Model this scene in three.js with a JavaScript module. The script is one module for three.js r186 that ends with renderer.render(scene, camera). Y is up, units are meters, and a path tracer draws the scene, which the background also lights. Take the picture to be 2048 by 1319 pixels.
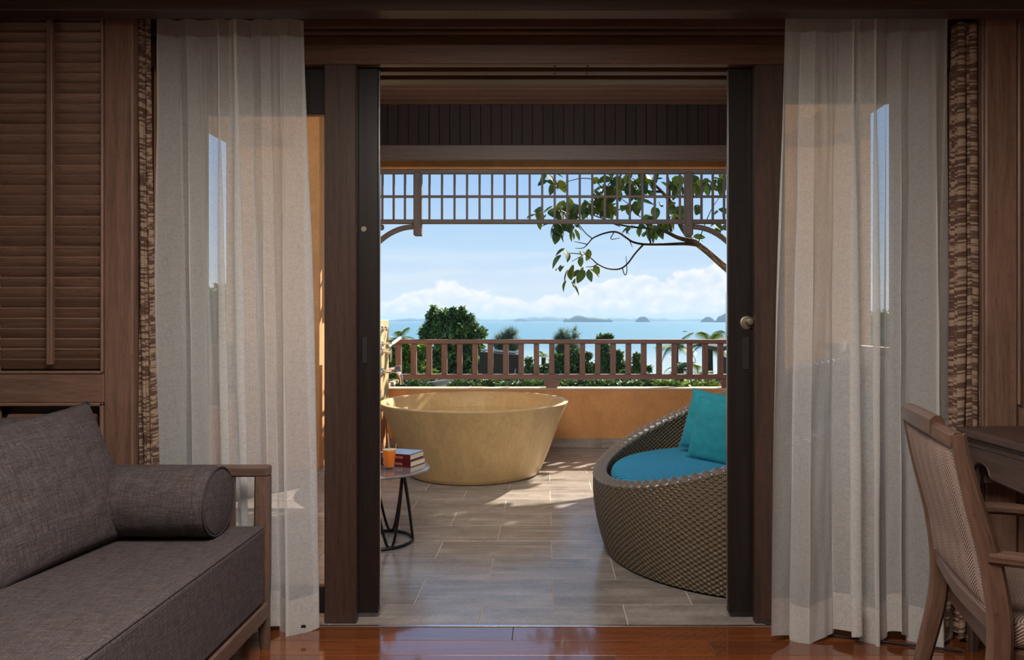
import * as THREE from 'three';
import { RectAreaLightUniformsLib } from 'three/addons/lights/RectAreaLightUniformsLib.js';
import { ImprovedNoise } from 'three/addons/math/ImprovedNoise.js';
import { ConvexGeometry } from 'three/addons/geometries/ConvexGeometry.js';
import { RoundedBoxGeometry } from 'three/addons/geometries/RoundedBoxGeometry.js';
import { mergeGeometries } from 'three/addons/utils/BufferGeometryUtils.js';

// ---------------------------------------------------------------- camera, sky, sun, lamps, exposure
const scene = new THREE.Scene();
const F = 1450, CX = 1092, CY = 641, EYE = 1.22;      // focal length and lens centre in pixels of the 2048 x 1319 frame, eye height
const camera = new THREE.PerspectiveCamera(2 * Math.atan(659.5 / F) * 180 / Math.PI, 2048 / 1319, 0.05, 60000);
camera.position.set(0, EYE, 0);
camera.setViewOffset(2048, 1319, 1024 - CX, 659.5 - CY, 2048, 1319);
const renderer = new THREE.WebGLRenderer({ antialias: true });
renderer.toneMapping = THREE.LinearToneMapping;
renderer.toneMappingExposure = 1.0;
renderer.shadowMap.enabled = true;
RectAreaLightUniformsLib.init();

const SUN_TO = new THREE.Vector3(0.80, 1.0, -1.06).normalize();
const sun = new THREE.DirectionalLight(new THREE.Color(1.0, 0.92, 0.78), 13);
sun.name = 'sun'; sun.position.copy(SUN_TO).multiplyScalar(30).add(new THREE.Vector3(0, 0, -5)); sun.target.position.set(0, 0, -5);
sun.castShadow = true; sun.shadow.mapSize.set(4096, 4096);
Object.assign(sun.shadow.camera, { left: -14, right: 14, top: 14, bottom: -14, near: 1, far: 80 });
scene.add(sun, sun.target);

scene.fog = new THREE.FogExp2(new THREE.Color(0.50, 0.74, 1.0), 3.4e-5);   // sea haze
const perlin = new ImprovedNoise();
const noise3 = (x, y, z) => perlin.noise(x + 31.7, y + 17.3, z + 5.1);
function fbm(x, y, z, n) { let s = 0, a = 0.5; for (let i = 0; i < n; i++) { s += a * noise3(x, y, z); x *= 2.03; y *= 2.03; z *= 2.03; a *= 0.5; } return s; }
const lerp = THREE.MathUtils.lerp, clamp = THREE.MathUtils.clamp, sstep = (a, b, x) => { const t = clamp((x - a) / (b - a), 0, 1); return t * t * (3 - 2 * t); };
{ // the sky: clear blue air, a rim of fair-weather cumulus above the sea all the way round
  const W = 4096, H = 2048, data = new Uint8Array(W * H * 4);
  const stops = [[-90, 0.30, 0.40, 0.46], [-0.4, 0.52, 0.68, 0.78], [0, 0.74, 0.85, 0.93], [2.5, 0.70, 0.83, 0.95], [6, 0.52, 0.73, 0.95], [11, 0.385, 0.605, 0.93], [20, 0.34, 0.56, 0.91], [45, 0.29, 0.50, 0.86], [90, 0.26, 0.46, 0.82]];
  const tops = [[-40, 2.4], [-25, 2.9], [-18, 2.0], [-13, 1.9], [-10, 2.6], [-7, 3.35], [-4.6, 2.2], [-1, 1.9], [2, 2.3], [4.5, 3.0], [7.5, 4.1], [10, 3.4], [12.6, 4.5], [14, 3.7], [20, 3.0], [27, 2.6], [40, 3.2]];
  const enc = (c) => Math.round(255 * (c <= 0.0031308 ? 12.92 * c : 1.055 * Math.pow(clamp(c, 0, 1), 1 / 2.4) - 0.055));
  for (let r = 0; r < H; r++) {
    const e = ((r + 0.5) / H - 0.5) * 180, y = Math.sin(e * Math.PI / 180), ch = Math.cos(e * Math.PI / 180);
    let k = 0; while (k < stops.length - 2 && e > stops[k + 1][0]) k++;
    const t = clamp((e - stops[k][0]) / (stops[k + 1][0] - stops[k][0]), 0, 1), base = [1, 2, 3].map((c) => lerp(stops[k][c], stops[k + 1][c], t));
    for (let c = 0; c < W; c++) {
      const a = ((c + 0.5) / W - 0.5) * 2 * Math.PI, x = Math.cos(a) * ch, z = Math.sin(a) * ch;
      let R = base[0], G = base[1], B = base[2];
      if (e > -0.2 && e < 9) {
        const az = Math.atan2(x, -z) * 180 / Math.PI;
        let top;
        if (az > -40 && az < 40) { let j = 0; while (j < tops.length - 2 && az > tops[j + 1][0]) j++; top = lerp(tops[j][1], tops[j + 1][1], sstep(tops[j][0], tops[j + 1][0], az)); } else top = 2.8 + 1.6 * noise3(x * 4, 3, z * 4);
        const n = fbm(x * 22, y * 30, z * 22, 6), n2 = fbm(x * 60 + 9, y * 80, z * 60, 4);
        const edge = top * (0.95 + 0.55 * n) + 0.45 * n2 - e;
        const puff = sstep(0, 0.28, edge) * sstep(0.1, 1.3, e + 1.2 * n2);
        const veil = 0.30 * sstep(-0.15, 0.3, fbm(x * 7, y * 60, z * 7, 4)) * sstep(0, 1.5, e) * (1 - sstep(4, 8, e));
        const lit = clamp(0.80 + 0.42 * sstep(0.9, 0, edge) + 0.55 * n2, 0.60, 1), m = clamp(puff * (0.58 + 0.9 * n2 + 0.30 * sstep(1.2, 0, edge)), 0, 0.96);
        const wr = lerp(0.68, 1.0, lit), wg = lerp(0.78, 1.0, lit), wb = lerp(0.88, 1.0, lit);
        R = lerp(lerp(R, 0.88, veil), wr, m); G = lerp(lerp(G, 0.93, veil), wg, m); B = lerp(lerp(B, 0.98, veil), wb, m);
      }
      const o = (r * W + c) * 4; data[o] = enc(R); data[o + 1] = enc(G); data[o + 2] = enc(B); data[o + 3] = 255;
    }
  }
  const sky = new THREE.DataTexture(data, W, H, THREE.RGBAFormat);
  sky.colorSpace = THREE.SRGBColorSpace; sky.mapping = THREE.EquirectangularReflectionMapping; sky.magFilter = THREE.LinearFilter; sky.needsUpdate = true;
  scene.background = sky; scene.environment = sky;
}

// ---------------------------------------------------------------- helpers
let seedState = 12345;
const rnd = () => { seedState = (seedState + 0x6d2b79f5) | 0; let t = Math.imul(seedState ^ (seedState >>> 15), 1 | seedState); t = (t + Math.imul(t ^ (t >>> 7), 61 | t)) ^ t; return ((t ^ (t >>> 14)) >>> 0) / 4294967296; };
const reseed = (n) => { seedState = n * 7919 + 17; };
const rr = (a, b) => a + (b - a) * rnd();
const V = (x, y, z) => new THREE.Vector3(x, y, z);
const at = (px, py, d) => V((px - CX) / F * d, EYE + (CY - py) / F * d, -d);     // the point of the place seen at a pixel, at its distance
const used = new Map();
function numbered(name) { const n = used.get(name) ?? 0; used.set(name, n + 1); return n ? name + '_' + String(n).padStart(3, '0') : name; }
function shadows(o) { o.traverse((m) => { if (m.isMesh) { m.castShadow = true; m.receiveShadow = true; } }); return o; }
function thing(name, label, category, [x, y, z] = [0, 0, 0], turn = 0, group) {
  const o = new THREE.Group(); o.name = numbered(name); o.position.set(x, y, z); o.rotation.y = turn;
  o.userData = { label, category }; if (group) o.userData.group = group;
  scene.add(o); return o;
}
function part(name, geometry, material, parent, label) {
  const m = new THREE.Mesh(geometry, material); m.name = name; m.castShadow = m.receiveShadow = true; if (label) m.userData.label = label;
  let k = 0, n = name; const names = parent.userData.__n ?? (Object.defineProperty(parent.userData, '__n', { value: new Map(), enumerable: false }), parent.userData.__n);
  k = names.get(name) ?? 0; names.set(name, k + 1); if (k) n = name + '_' + String(k).padStart(3, '0'); m.name = n;
  parent.add(m); return m;
}
function struct(name, geometry, material) {
  const o = geometry ? new THREE.Mesh(geometry, material) : new THREE.Group();
  o.name = numbered(name); o.userData = { kind: 'structure' }; if (geometry) o.castShadow = o.receiveShadow = true; scene.add(o); return o;
}
const merge = (list) => mergeGeometries(list.map((g) => { const n = g.index ? g.toNonIndexed() : g; for (const k of Object.keys(n.attributes)) if (!['position', 'normal', 'uv'].includes(k)) n.deleteAttribute(k); return n; }));
// uv in metres by the way a face points; grain (u) along the given axis
function uvm(g, grain = 'x', off = 0) {
  const n = g.index ? g.toNonIndexed() : g; if (!n.attributes.normal) n.computeVertexNormals();
  const p = n.attributes.position, uv = new Float32Array(p.count * 2), gi = 'xyz'.indexOf(grain), c = [0, 0, 0], a = V(), b = V(), d = V();
  for (let i = 0; i < p.count; i += 3) {
    a.fromBufferAttribute(p, i); b.fromBufferAttribute(p, i + 1).sub(a); d.fromBufferAttribute(p, i + 2).sub(a); b.cross(d);
    const m = [Math.abs(b.x), Math.abs(b.y), Math.abs(b.z)], drop = m.indexOf(Math.max(...m));
    let u, v; if (drop === gi) [u, v] = [0, 1, 2].filter((k) => k !== gi); else { u = gi; v = [0, 1, 2].find((k) => k !== gi && k !== drop); }
    for (let j = 0; j < 3; j++) { c[0] = p.getX(i + j); c[1] = p.getY(i + j); c[2] = p.getZ(i + j); uv[(i + j) * 2] = c[u] + off * 1.7; uv[(i + j) * 2 + 1] = c[v] + off; }
  }
  n.setAttribute('uv', new THREE.BufferAttribute(uv, 2)); return n;
}
// a chamfered box (44 triangles), centred
function cbox(w, h, d, c = 0.004, grain = 'x', off = 0) {
  const P = [], x = w / 2, y = h / 2, z = d / 2; c = Math.min(c, x * 0.6, y * 0.6, z * 0.6);
  for (const i of [-1, 1]) for (const j of [-1, 1]) for (const k of [-1, 1]) P.push(V(i * x, j * (y - c), k * (z - c)), V(i * (x - c), j * y, k * (z - c)), V(i * (x - c), j * (y - c), k * z));
  return uvm(new ConvexGeometry(P), grain, off);
}
// a chamfered box between two corners
function span(x0, x1, y0, y1, z0, z1, c = 0.004, grain = 'x', off = 0) {
  const g = cbox(Math.abs(x1 - x0), Math.abs(y1 - y0), Math.abs(z1 - z0), c, grain, off || x0 * 3.1 + y1 * 1.7 + z0);
  return g.translate((x0 + x1) / 2, (y0 + y1) / 2, (z0 + z1) / 2);
}
const soft = (w, h, d, r, s = 3, grain = 'x') => uvm(new RoundedBoxGeometry(w, h, d, s, r), grain);
function tube(pts, r, seg = 24, rad = 8, closed = false) { return new THREE.TubeGeometry(new THREE.CatmullRomCurve3(pts, closed, 'centripetal'), seg, typeof r === 'number' ? r : 1, rad, closed); }
// a tapering round limb along a curve, ends closed
function limb(pts, radii, seg = 24, rad = 8) {
  const curve = new THREE.CatmullRomCurve3(pts, false, 'centripetal'), fr = curve.computeFrenetFrames(seg, false), P = [], N = [], U = [], I = [];
  let len = curve.getLength();
  for (let i = 0; i <= seg; i++) {
    const t = i / seg, c = curve.getPointAt(t), f = t * (radii.length - 1), k = Math.min(radii.length - 2, Math.floor(f)), r = lerp(radii[k], radii[k + 1], f - k);
    for (let j = 0; j <= rad; j++) { const a = j / rad * Math.PI * 2, n = fr.normals[i].clone().multiplyScalar(Math.cos(a)).addScaledVector(fr.binormals[i], Math.sin(a)); P.push(c.x + n.x * r, c.y + n.y * r, c.z + n.z * r); N.push(n.x, n.y, n.z); U.push(t * len, j / rad * r * 6.28); }
  }
  const row = rad + 1;
  for (let i = 0; i < seg; i++) for (let j = 0; j < rad; j++) { const a = i * row + j; I.push(a, a + 1, a + row, a + 1, a + row + 1, a + row); }
  for (const [i, s] of [[0, 1], [seg, -1]]) { const c = curve.getPointAt(i / seg), o = P.length / 3, tn = curve.getTangentAt(i / seg).multiplyScalar(-s); P.push(c.x, c.y, c.z); N.push(tn.x, tn.y, tn.z); U.push(0, 0); for (let j = 0; j < rad; j++) { const a = i * row + j; if (s > 0) I.push(o, a + 1, a); else I.push(o, a, a + 1); } }
  const g = new THREE.BufferGeometry(); g.setAttribute('position', new THREE.Float32BufferAttribute(P, 3)); g.setAttribute('normal', new THREE.Float32BufferAttribute(N, 3)); g.setAttribute('uv', new THREE.Float32BufferAttribute(U, 2)); g.setIndex(I); return g;
}
// a bar of chamfered rectangular section swept along a curve; side = the direction of its width
function bar(pts, side, w, d, seg = 20, ch = 0.2) {
  const curve = pts.isCurve ? pts : new THREE.CatmullRomCurve3(pts, false, 'centripetal'), tri = [], uv = [], rings = [], len = curve.getLength();
  for (let i = 0; i <= seg; i++) {
    const t = i / seg, c = curve.getPointAt(t), tan = curve.getTangentAt(t), s = side.clone().addScaledVector(tan, -side.dot(tan)).normalize(), n = tan.clone().cross(s).normalize();
    const ww = (typeof w === 'function' ? w(t) : w) / 2, dd = (typeof d === 'function' ? d(t) : d) / 2, k = Math.min(ww, dd) * ch * 2;
    rings.push([[ww, dd - k], [ww - k, dd], [-ww + k, dd], [-ww, dd - k], [-ww, -dd + k], [-ww + k, -dd], [ww - k, -dd], [ww, -dd + k]].map(([a, b]) => c.clone().addScaledVector(s, a).addScaledVector(n, b)));
  }
  const put = (a, b, c, ua, ub, uc) => { for (const p of [a, b, c]) tri.push(p.x, p.y, p.z); uv.push(...ua, ...ub, ...uc); };
  for (let i = 0; i < seg; i++) for (let j = 0; j < 8; j++) {
    const k = (j + 1) % 8, A = rings[i][j], B = rings[i][k], C = rings[i + 1][k], D = rings[i + 1][j], u0 = i / seg * len, u1 = (i + 1) / seg * len, v0 = j * 0.012, v1 = j * 0.012 + 0.012;
    put(A, B, C, [u0, v0], [u0, v1], [u1, v1]); put(A, C, D, [u0, v0], [u1, v1], [u1, v0]);
  }
  for (const [r, s] of [[rings[0], 1], [rings[seg], -1]]) for (let j = 1; j < 7; j++) s > 0 ? put(r[0], r[j + 1], r[j], [0, 0], [0.01, 0.01], [0, 0.01]) : put(r[0], r[j], r[j + 1], [0, 0], [0.01, 0.01], [0, 0.01]);
  const g = new THREE.BufferGeometry(); g.setAttribute('position', new THREE.Float32BufferAttribute(tri, 3)); g.setAttribute('uv', new THREE.Float32BufferAttribute(uv, 2)); g.computeVertexNormals(); return g;
}
// a sheet from a function of (u, v); nu x nv cells
function sheet(f, nu, nv, su = 1, sv = 1, flip = false) {
  const P = [], U = [], I = [], p = V();
  for (let j = 0; j <= nv; j++) for (let i = 0; i <= nu; i++) { f(i / nu, j / nv, p); P.push(p.x, p.y, p.z); U.push(i / nu * su, j / nv * sv); }
  for (let j = 0; j < nv; j++) for (let i = 0; i < nu; i++) { const a = j * (nu + 1) + i, b = a + 1, c = a + nu + 1, d = c + 1; flip ? I.push(a, b, c, b, d, c) : I.push(a, c, b, b, c, d); }
  const g = new THREE.BufferGeometry(); g.setAttribute('position', new THREE.Float32BufferAttribute(P, 3)); g.setAttribute('uv', new THREE.Float32BufferAttribute(U, 2)); g.setIndex(I); g.computeVertexNormals(); return g;
}
const lathe = (pts, seg = 48) => new THREE.LatheGeometry(pts.map(([x, y]) => new THREE.Vector2(x, y)), seg);
const cyl = (r0, r1, h, seg = 20) => new THREE.CylinderGeometry(r0, r1, h, seg);
function extrude(shape, depth, bevel = 0.004, curve = 12) { return new THREE.ExtrudeGeometry(shape, { depth, bevelEnabled: bevel > 0, bevelSize: bevel, bevelThickness: bevel, bevelSegments: 1, curveSegments: curve }); }

// ---------------------------------------------------------------- materials
const hash = (x, y, s) => { let h = Math.imul(x, 374761393) + Math.imul(y, 668265263) + Math.imul(s, 1442695041); h = Math.imul(h ^ (h >>> 13), 1274126177); return ((h ^ (h >>> 16)) >>> 0) / 4294967296; };
function tn(x, y, px, py, s) { // periodic value noise
  const ix = Math.floor(x), iy = Math.floor(y), fx = x - ix, fy = y - iy, u = fx * fx * (3 - 2 * fx), v = fy * fy * (3 - 2 * fy), m = (a, n) => ((a % n) + n) % n;
  return lerp(lerp(hash(m(ix, px), m(iy, py), s), hash(m(ix + 1, px), m(iy, py), s), u), lerp(hash(m(ix, px), m(iy + 1, py), s), hash(m(ix + 1, px), m(iy + 1, py), s), u), v);
}
function texture(w, h, f, [su, sv] = [1, 1], srgb = true) { // f(u, v) gives 0..1 grey or [r, g, b]; the tile measures su x sv metres
  const d = new Uint8Array(w * h * 4);
  for (let y = 0; y < h; y++) for (let x = 0; x < w; x++) { const c = f(x / w, y / h, x, y), o = (y * w + x) * 4; if (typeof c === 'number') d[o] = d[o + 1] = d[o + 2] = clamp(c, 0, 1) * 255; else for (let k = 0; k < 3; k++) d[o + k] = clamp(c[k], 0, 1) * 255; d[o + 3] = 255; }
  const t = new THREE.DataTexture(d, w, h, THREE.RGBAFormat); t.wrapS = t.wrapT = THREE.RepeatWrapping; t.magFilter = THREE.LinearFilter; t.minFilter = THREE.LinearMipmapLinearFilter; t.generateMipmaps = true;
  t.repeat.set(1 / su, 1 / sv); if (srgb) t.colorSpace = THREE.SRGBColorSpace; t.needsUpdate = true; return t;
}
const woodF = (u, v) => { const w = tn(u * 3, v * 6, 3, 6, 1) * 0.5; const g = tn(u * 4, v * 40 + w * 6, 4, 40, 2), f = tn(u * 24, v * 200, 24, 200, 3), p = tn(u * 60, v * 160, 60, 160, 4); return 0.66 + 0.14 * (g - 0.5) + 0.15 * (f - 0.5) + 0.12 * (w - 0.25) - (p > 0.86 ? 0.10 : 0); };
const T = {
  wood: texture(512, 512, (u, v) => woodF(u, v) + 0.18, [1.1, 0.45]),
  tile: texture(512, 512, (u, v) => { const s = tn(u * 5, v * 50, 5, 50, 5), m = tn(u * 3, v * 9, 3, 9, 6), f = tn(u * 90, v * 160, 90, 160, 7), b = tn(u * 14, v * 22, 14, 22, 8); const g = 0.80 + 0.14 * (s - 0.5) + 0.14 * (m - 0.5) + 0.09 * (f - 0.5) + 0.10 * (b - 0.5); return [g, g * 0.985, g * 0.97]; }, [1.2, 1.2]),
  plaster: texture(512, 512, (u, v) => 0.84 + 0.07 * (tn(u * 6, v * 6, 6, 6, 11) - 0.5) + 0.06 * (tn(u * 20, v * 20, 20, 20, 12) - 0.5) + 0.06 * (tn(u * 120, v * 120, 120, 120, 13) - 0.5), [1.4, 1.4]),
  plasterBump: texture(512, 512, (u, v) => 0.5 * tn(u * 60, v * 60, 60, 60, 14) + 0.5 * tn(u * 160, v * 160, 160, 160, 15), [1.2, 1.2], false),
  stone: texture(512, 512, (u, v) => { const g = 0.86 + 0.05 * (tn(u * 8, v * 8, 8, 8, 21) - 0.5) + 0.06 * (tn(u * 40, v * 40, 40, 40, 22) - 0.5) - (tn(u * 200, v * 200, 200, 200, 23) > 0.93 ? 0.12 : 0); return [g, g * 0.985, g * 0.95]; }, [0.8, 0.8]),
  sofa: texture(512, 512, (u, v, x, y) => { const a = tn(u * 10, v * 128, 10, 128, 31), b = tn(u * 128, v * 10, 128, 10, 32), w = ((x >> 1) + (y >> 1)) & 1, k = 0.46 + 0.26 * ((w ? a : b) - 0.5) + 0.26 * (tn(u * 200, v * 200, 200, 200, 33) - 0.5), h = tn(u * 60, v * 60, 60, 60, 34); return [k * 1.02 + 0.05 * h, k * 0.97 + 0.02, k * (0.96 + 0.10 * (1 - h))]; }, [0.27, 0.27]),
  sofaBump: texture(512, 512, (u, v, x, y) => ((x >> 1) + (y >> 1)) & 1 ? tn(u * 10, v * 128, 10, 128, 31) : tn(u * 128, v * 10, 128, 10, 32), [0.27, 0.27], false),
  herring: texture(256, 256, (u, v, x, y) => { const col = Math.floor(u * 4), fx = u * 4 - col, s = ((fx * (col & 1 ? 1 : -1) * 4 + v * 20) % 1 + 1) % 1; const k = 0.50 + 0.40 * sstep(0.25, 0.5, Math.abs(s - 0.5) * 2) + 0.25 * (tn(u * 128, v * 128, 128, 128, 41) - 0.5); return [k, k * 0.90, k * 0.84]; }, [0.16, 0.16]),
  herringBump: texture(256, 256, (u, v) => { const col = Math.floor(u * 4), fx = u * 4 - col, s = ((fx * (col & 1 ? 1 : -1) * 4 + v * 20) % 1 + 1) % 1; return sstep(0.2, 0.55, Math.abs(s - 0.5) * 2); }, [0.16, 0.16], false),
  sheer: texture(512, 512, (u, v) => 0.86 + 0.10 * (tn(u * 40, v * 240, 40, 240, 51) - 0.5) + 0.10 * (tn(u * 240, v * 40, 240, 40, 52) - 0.5) + 0.1, [0.30, 0.30]),
  drape: texture(512, 512, (u, v) => { const s = tn(u * 9, v * 64, 9, 64, 61) * 0.55 + tn(u * 26, v * 150, 26, 150, 62) * 0.45, k = sstep(0.40, 0.62, s); return [lerp(0.40, 0.72, k), lerp(0.31, 0.65, k), lerp(0.27, 0.58, k)]; }, [0.5, 0.5]),
  ribs: texture(256, 256, (u, v) => 0.5 + 0.34 * Math.sin(v * Math.PI * 2 * 14 + 1.8 * tn(u * 10, v * 14, 10, 14, 71)) + 0.3 * (tn(u * 20, v * 28, 20, 28, 72) - 0.5), [0.22, 0.22], false),
  ribColor: texture(256, 256, (u, v) => 0.80 + 0.17 * Math.sin(v * Math.PI * 2 * 14 + 1.8 * tn(u * 10, v * 14, 10, 14, 71)) + 0.12 * (tn(u * 60, v * 60, 60, 60, 73) - 0.5), [0.22, 0.22]),
  water: texture(512, 512, (u, v) => 0.5 * tn(u * 12, v * 8, 12, 8, 81) + 0.3 * tn(u * 34, v * 20, 34, 20, 82) + 0.2 * tn(u * 90, v * 60, 90, 60, 83), [40, 40], false),
  bark: texture(256, 256, (u, v) => { const k = 0.6 + 0.5 * (tn(u * 6, v * 10, 6, 10, 91) - 0.5) + 0.4 * (tn(u * 24, v * 40, 24, 40, 92) - 0.5); return [k, k * 0.95, k * 0.86]; }, [0.4, 0.2]),
};
const lin = (r, g, b) => new THREE.Color().setRGB(r, g, b);
const mat = (color, roughness, more = {}) => new THREE.MeshPhysicalMaterial({ color, roughness, ...more });
const woodMat = (r, g, b, rough = 0.42, more = {}) => mat(lin(r, g, b), rough, { map: T.wood, ...more });
const M = {
  panel: woodMat(0.235, 0.130, 0.092, 0.45),
  panelB: woodMat(0.30, 0.168, 0.118, 0.45),
  frame: woodMat(0.075, 0.042, 0.030, 0.4),
  leaf: woodMat(0.020, 0.014, 0.013, 0.35),
  header: woodMat(0.15, 0.072, 0.040, 0.42),
  black: mat(lin(0.012, 0.010, 0.009), 0.6),
  plank: [0, 1, 2, 3].map((k) => woodMat(0.30 - 0.03 * k, 0.080 - 0.007 * k, 0.018, 0.14, { clearcoat: 1.0, clearcoatRoughness: 0.05, ior: 1.7 })),
  tile: [0, 1, 2, 3].map((k) => mat(lin(0.46 + 0.014 * k, 0.412 + 0.014 * k, 0.372 + 0.014 * k), 0.22, { ior: 1.65, map: T.tile })),
  grout: mat(lin(0.74, 0.66, 0.56), 0.9, { map: T.plaster }),
  orange: mat(lin(0.80, 0.385, 0.140), 0.85, { map: T.plaster, bumpMap: T.plasterBump, bumpScale: 0.0006 }),
  cream: mat(lin(0.62, 0.48, 0.25), 0.7, { map: T.stone, bumpMap: T.plasterBump, bumpScale: 0.0004 }),
  cap: mat(lin(0.84, 0.62, 0.42), 0.8, { map: T.plaster }),
  tub: mat(lin(0.72, 0.49, 0.23), 0.5, { map: T.stone, bumpMap: T.plasterBump, bumpScale: 0.0003 }),
  water: mat(lin(0.92, 0.96, 0.86), 0.02, { transmission: 1, ior: 1.33 }),
  rail: woodMat(0.28, 0.15, 0.12, 0.55),
  trellis: woodMat(0.19, 0.155, 0.150, 0.6),
  eave: woodMat(0.090, 0.055, 0.046, 0.5),
  terraceCeiling: woodMat(0.16, 0.082, 0.058, 0.5),
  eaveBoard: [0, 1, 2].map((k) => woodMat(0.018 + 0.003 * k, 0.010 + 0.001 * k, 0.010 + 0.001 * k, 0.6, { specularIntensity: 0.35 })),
  chrome: mat(lin(0.80, 0.78, 0.75), 0.12, { metalness: 1 }),
  brass: mat(lin(0.30, 0.26, 0.21), 0.45, { metalness: 1 }),
  steel: mat(lin(0.70, 0.70, 0.70), 0.22, { metalness: 1 }),
  glass: mat(lin(0.97, 0.98, 0.98), 0.0, { transmission: 1, ior: 1.45 }),
  wicker: mat(lin(0.120, 0.088, 0.053), 0.36),
  wickerRim: mat(lin(0.17, 0.14, 0.11), 0.22, { ior: 1.7 }),
  blueSeat: mat(lin(0.014, 0.36, 0.62), 0.85, { map: T.ribColor, bumpMap: T.ribs, bumpScale: 0.003, sheen: 0.4, sheenColor: lin(0.2, 0.5, 0.7) }),
  teal: mat(lin(0.012, 0.34, 0.42), 0.85, { map: T.plaster, bumpMap: T.sofaBump, bumpScale: 0.0008, sheen: 0.5, sheenColor: lin(0.2, 0.6, 0.65) }),
  sofa: mat(lin(0.345, 0.31, 0.315), 0.95, { map: T.sofa, bumpMap: T.sofaBump, bumpScale: 0.0012 }),
  sofaWood: woodMat(0.20, 0.12, 0.09, 0.45),
  darkLeg: woodMat(0.03, 0.022, 0.018, 0.5),
  herring: mat(lin(0.50, 0.45, 0.43), 0.95, { map: T.herring, bumpMap: T.herringBump, bumpScale: 0.0015 }),
  chairWood: woodMat(0.17, 0.096, 0.066, 0.28),
  desk: woodMat(0.105, 0.064, 0.050, 0.4),
  sheer: mat(lin(0.93, 0.93, 0.91), 0.95, { transmission: 0.5, transparent: true, opacity: 0.62, map: T.sheer, side: THREE.DoubleSide }),
  hem: mat(lin(0.82, 0.78, 0.74), 0.95, { transmission: 0.4, transparent: true, opacity: 0.86, map: T.sheer, side: THREE.DoubleSide }),
  drape: mat(lin(0.72, 0.64, 0.58), 0.95, { map: T.drape, bumpMap: T.sofaBump, bumpScale: 0.001, side: THREE.DoubleSide }),
  tabletop: mat(lin(0.25, 0.22, 0.21), 0.1, { clearcoat: 0.9, clearcoatRoughness: 0.04 }),
  blackMetal: mat(lin(0.012, 0.012, 0.013), 0.35, { metalness: 0.4 }),
  thinGlass: mat(lin(0.98, 0.99, 0.99), 0.0, { transmission: 1, ior: 1.5 }),
  juice: mat(lin(0.95, 0.24, 0.012), 0.25),
  foam: mat(lin(0.98, 0.75, 0.5), 0.7),
  straw: mat(lin(0.85, 0.62, 0.40), 0.5),
  paper: mat(lin(0.80, 0.70, 0.52), 0.9),
  wall: mat(lin(0.66, 0.58, 0.48), 0.9, { map: T.plaster }),
  ceiling: mat(lin(0.70, 0.66, 0.58), 0.9, { map: T.plaster }),
  roomFloor: mat(lin(0.20, 0.06, 0.02), 0.4),
  rubber: mat(lin(0.01, 0.01, 0.01), 0.6),
  sea: mat(lin(0.080, 0.20, 0.26), 0.32, { bumpMap: T.water, bumpScale: 0.5, ior: 1.33, vertexColors: true }),
  hill: mat(lin(0.08, 0.11, 0.04), 1),
  bark: mat(lin(0.36, 0.30, 0.23), 0.9, { map: T.bark, bumpMap: T.bark, bumpScale: 0.004 }),
  twig: mat(lin(0.11, 0.085, 0.06), 0.85, { map: T.bark }),
  bigLeaf: [[0.075, 0.125, 0.022], [0.055, 0.10, 0.026], [0.12, 0.15, 0.02], [0.045, 0.085, 0.03]].map(([r, g, b]) => mat(lin(r, g, b), 0.65, { specularIntensity: 0.4, transmission: 0.3, side: THREE.DoubleSide })),
  roofTile: mat(lin(0.060, 0.050, 0.052), 0.8),
  fascia: mat(lin(0.45, 0.44, 0.44), 0.6),
};
const foliageMat = mat(lin(1, 1, 1), 0.7, { transmission: 0.4, side: THREE.DoubleSide });

// ---------------------------------------------------------------- the setting: room shell
struct('room_floor_slab', span(-2.35, 2.3, -0.2, -0.02, 2.6, -2.90, 0.002), M.roomFloor);
{ const fl = struct('floor'); reseed(3);
  for (let k = 0, z = 2.895; z > 0.4; k++, z -= 0.125) for (let x = -2.25 - rr(0, 1.2); x < 2.2;) {
    const L = rr(1.2, 1.9), a = Math.max(x, -2.2), b = Math.min(x + L, 2.15); x += L; if (b - a < 0.05) continue;
    part('plank', span(a + 0.0006, b - 0.0006, -0.02, 0, -z + 0.0006, -z + 0.1244, 0.0014, 'x', rr(0, 9)), M.plank[Math.floor(rnd() * 4)], fl);
  }
}
struct('floor_rear', span(-2.2, 2.15, -0.02, 0, -0.27, 2.5, 0.001), M.plank[1]);
struct('ceiling', span(-2.35, 2.3, 2.45, 2.6, 2.6, -2.92, 0.002), M.ceiling);
struct('wall_left', span(-2.35, -2.2, 0, 2.45, 2.6, -3.05, 0.002), M.wall);
struct('wall_right', span(2.15, 2.3, 0, 2.45, 2.6, -3.05, 0.002), M.wall);
struct('wall_rear', span(-2.35, 2.3, 0, 2.45, 2.5, 2.6, 0.002), M.wall);
struct('ceiling_bulkhead', span(-2.2, 2.15, 2.342, 2.45, -2.70, -2.62, 0.004), M.frame);
struct('wall_front_left', span(-2.6, -1.62, 0, 3.2, -2.93, -3.0, 0.003, 'y'), M.frame); struct('wall_terrace_front_left', span(-2.6, -1.62, 0, 3.2, -3.0, -3.05, 0.003, 'y'), M.orange); struct('wall_terrace_front_right', span(1.68, 2.3, 0, 3.2, -3.0, -3.05, 0.003, 'y'), M.orange); struct('wall_terrace_front_top', span(-1.62, 1.68, 2.46, 3.2, -3.18, -3.22, 0.003), M.orange);
struct('wall_front_right', span(1.68, 2.3, 0, 3.2, -2.93, -3.0, 0.003, 'y'), M.frame);
struct('wall_front_top', span(-1.62, 1.68, 2.45, 3.2, -2.95, -3.18, 0.003), M.frame);
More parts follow.
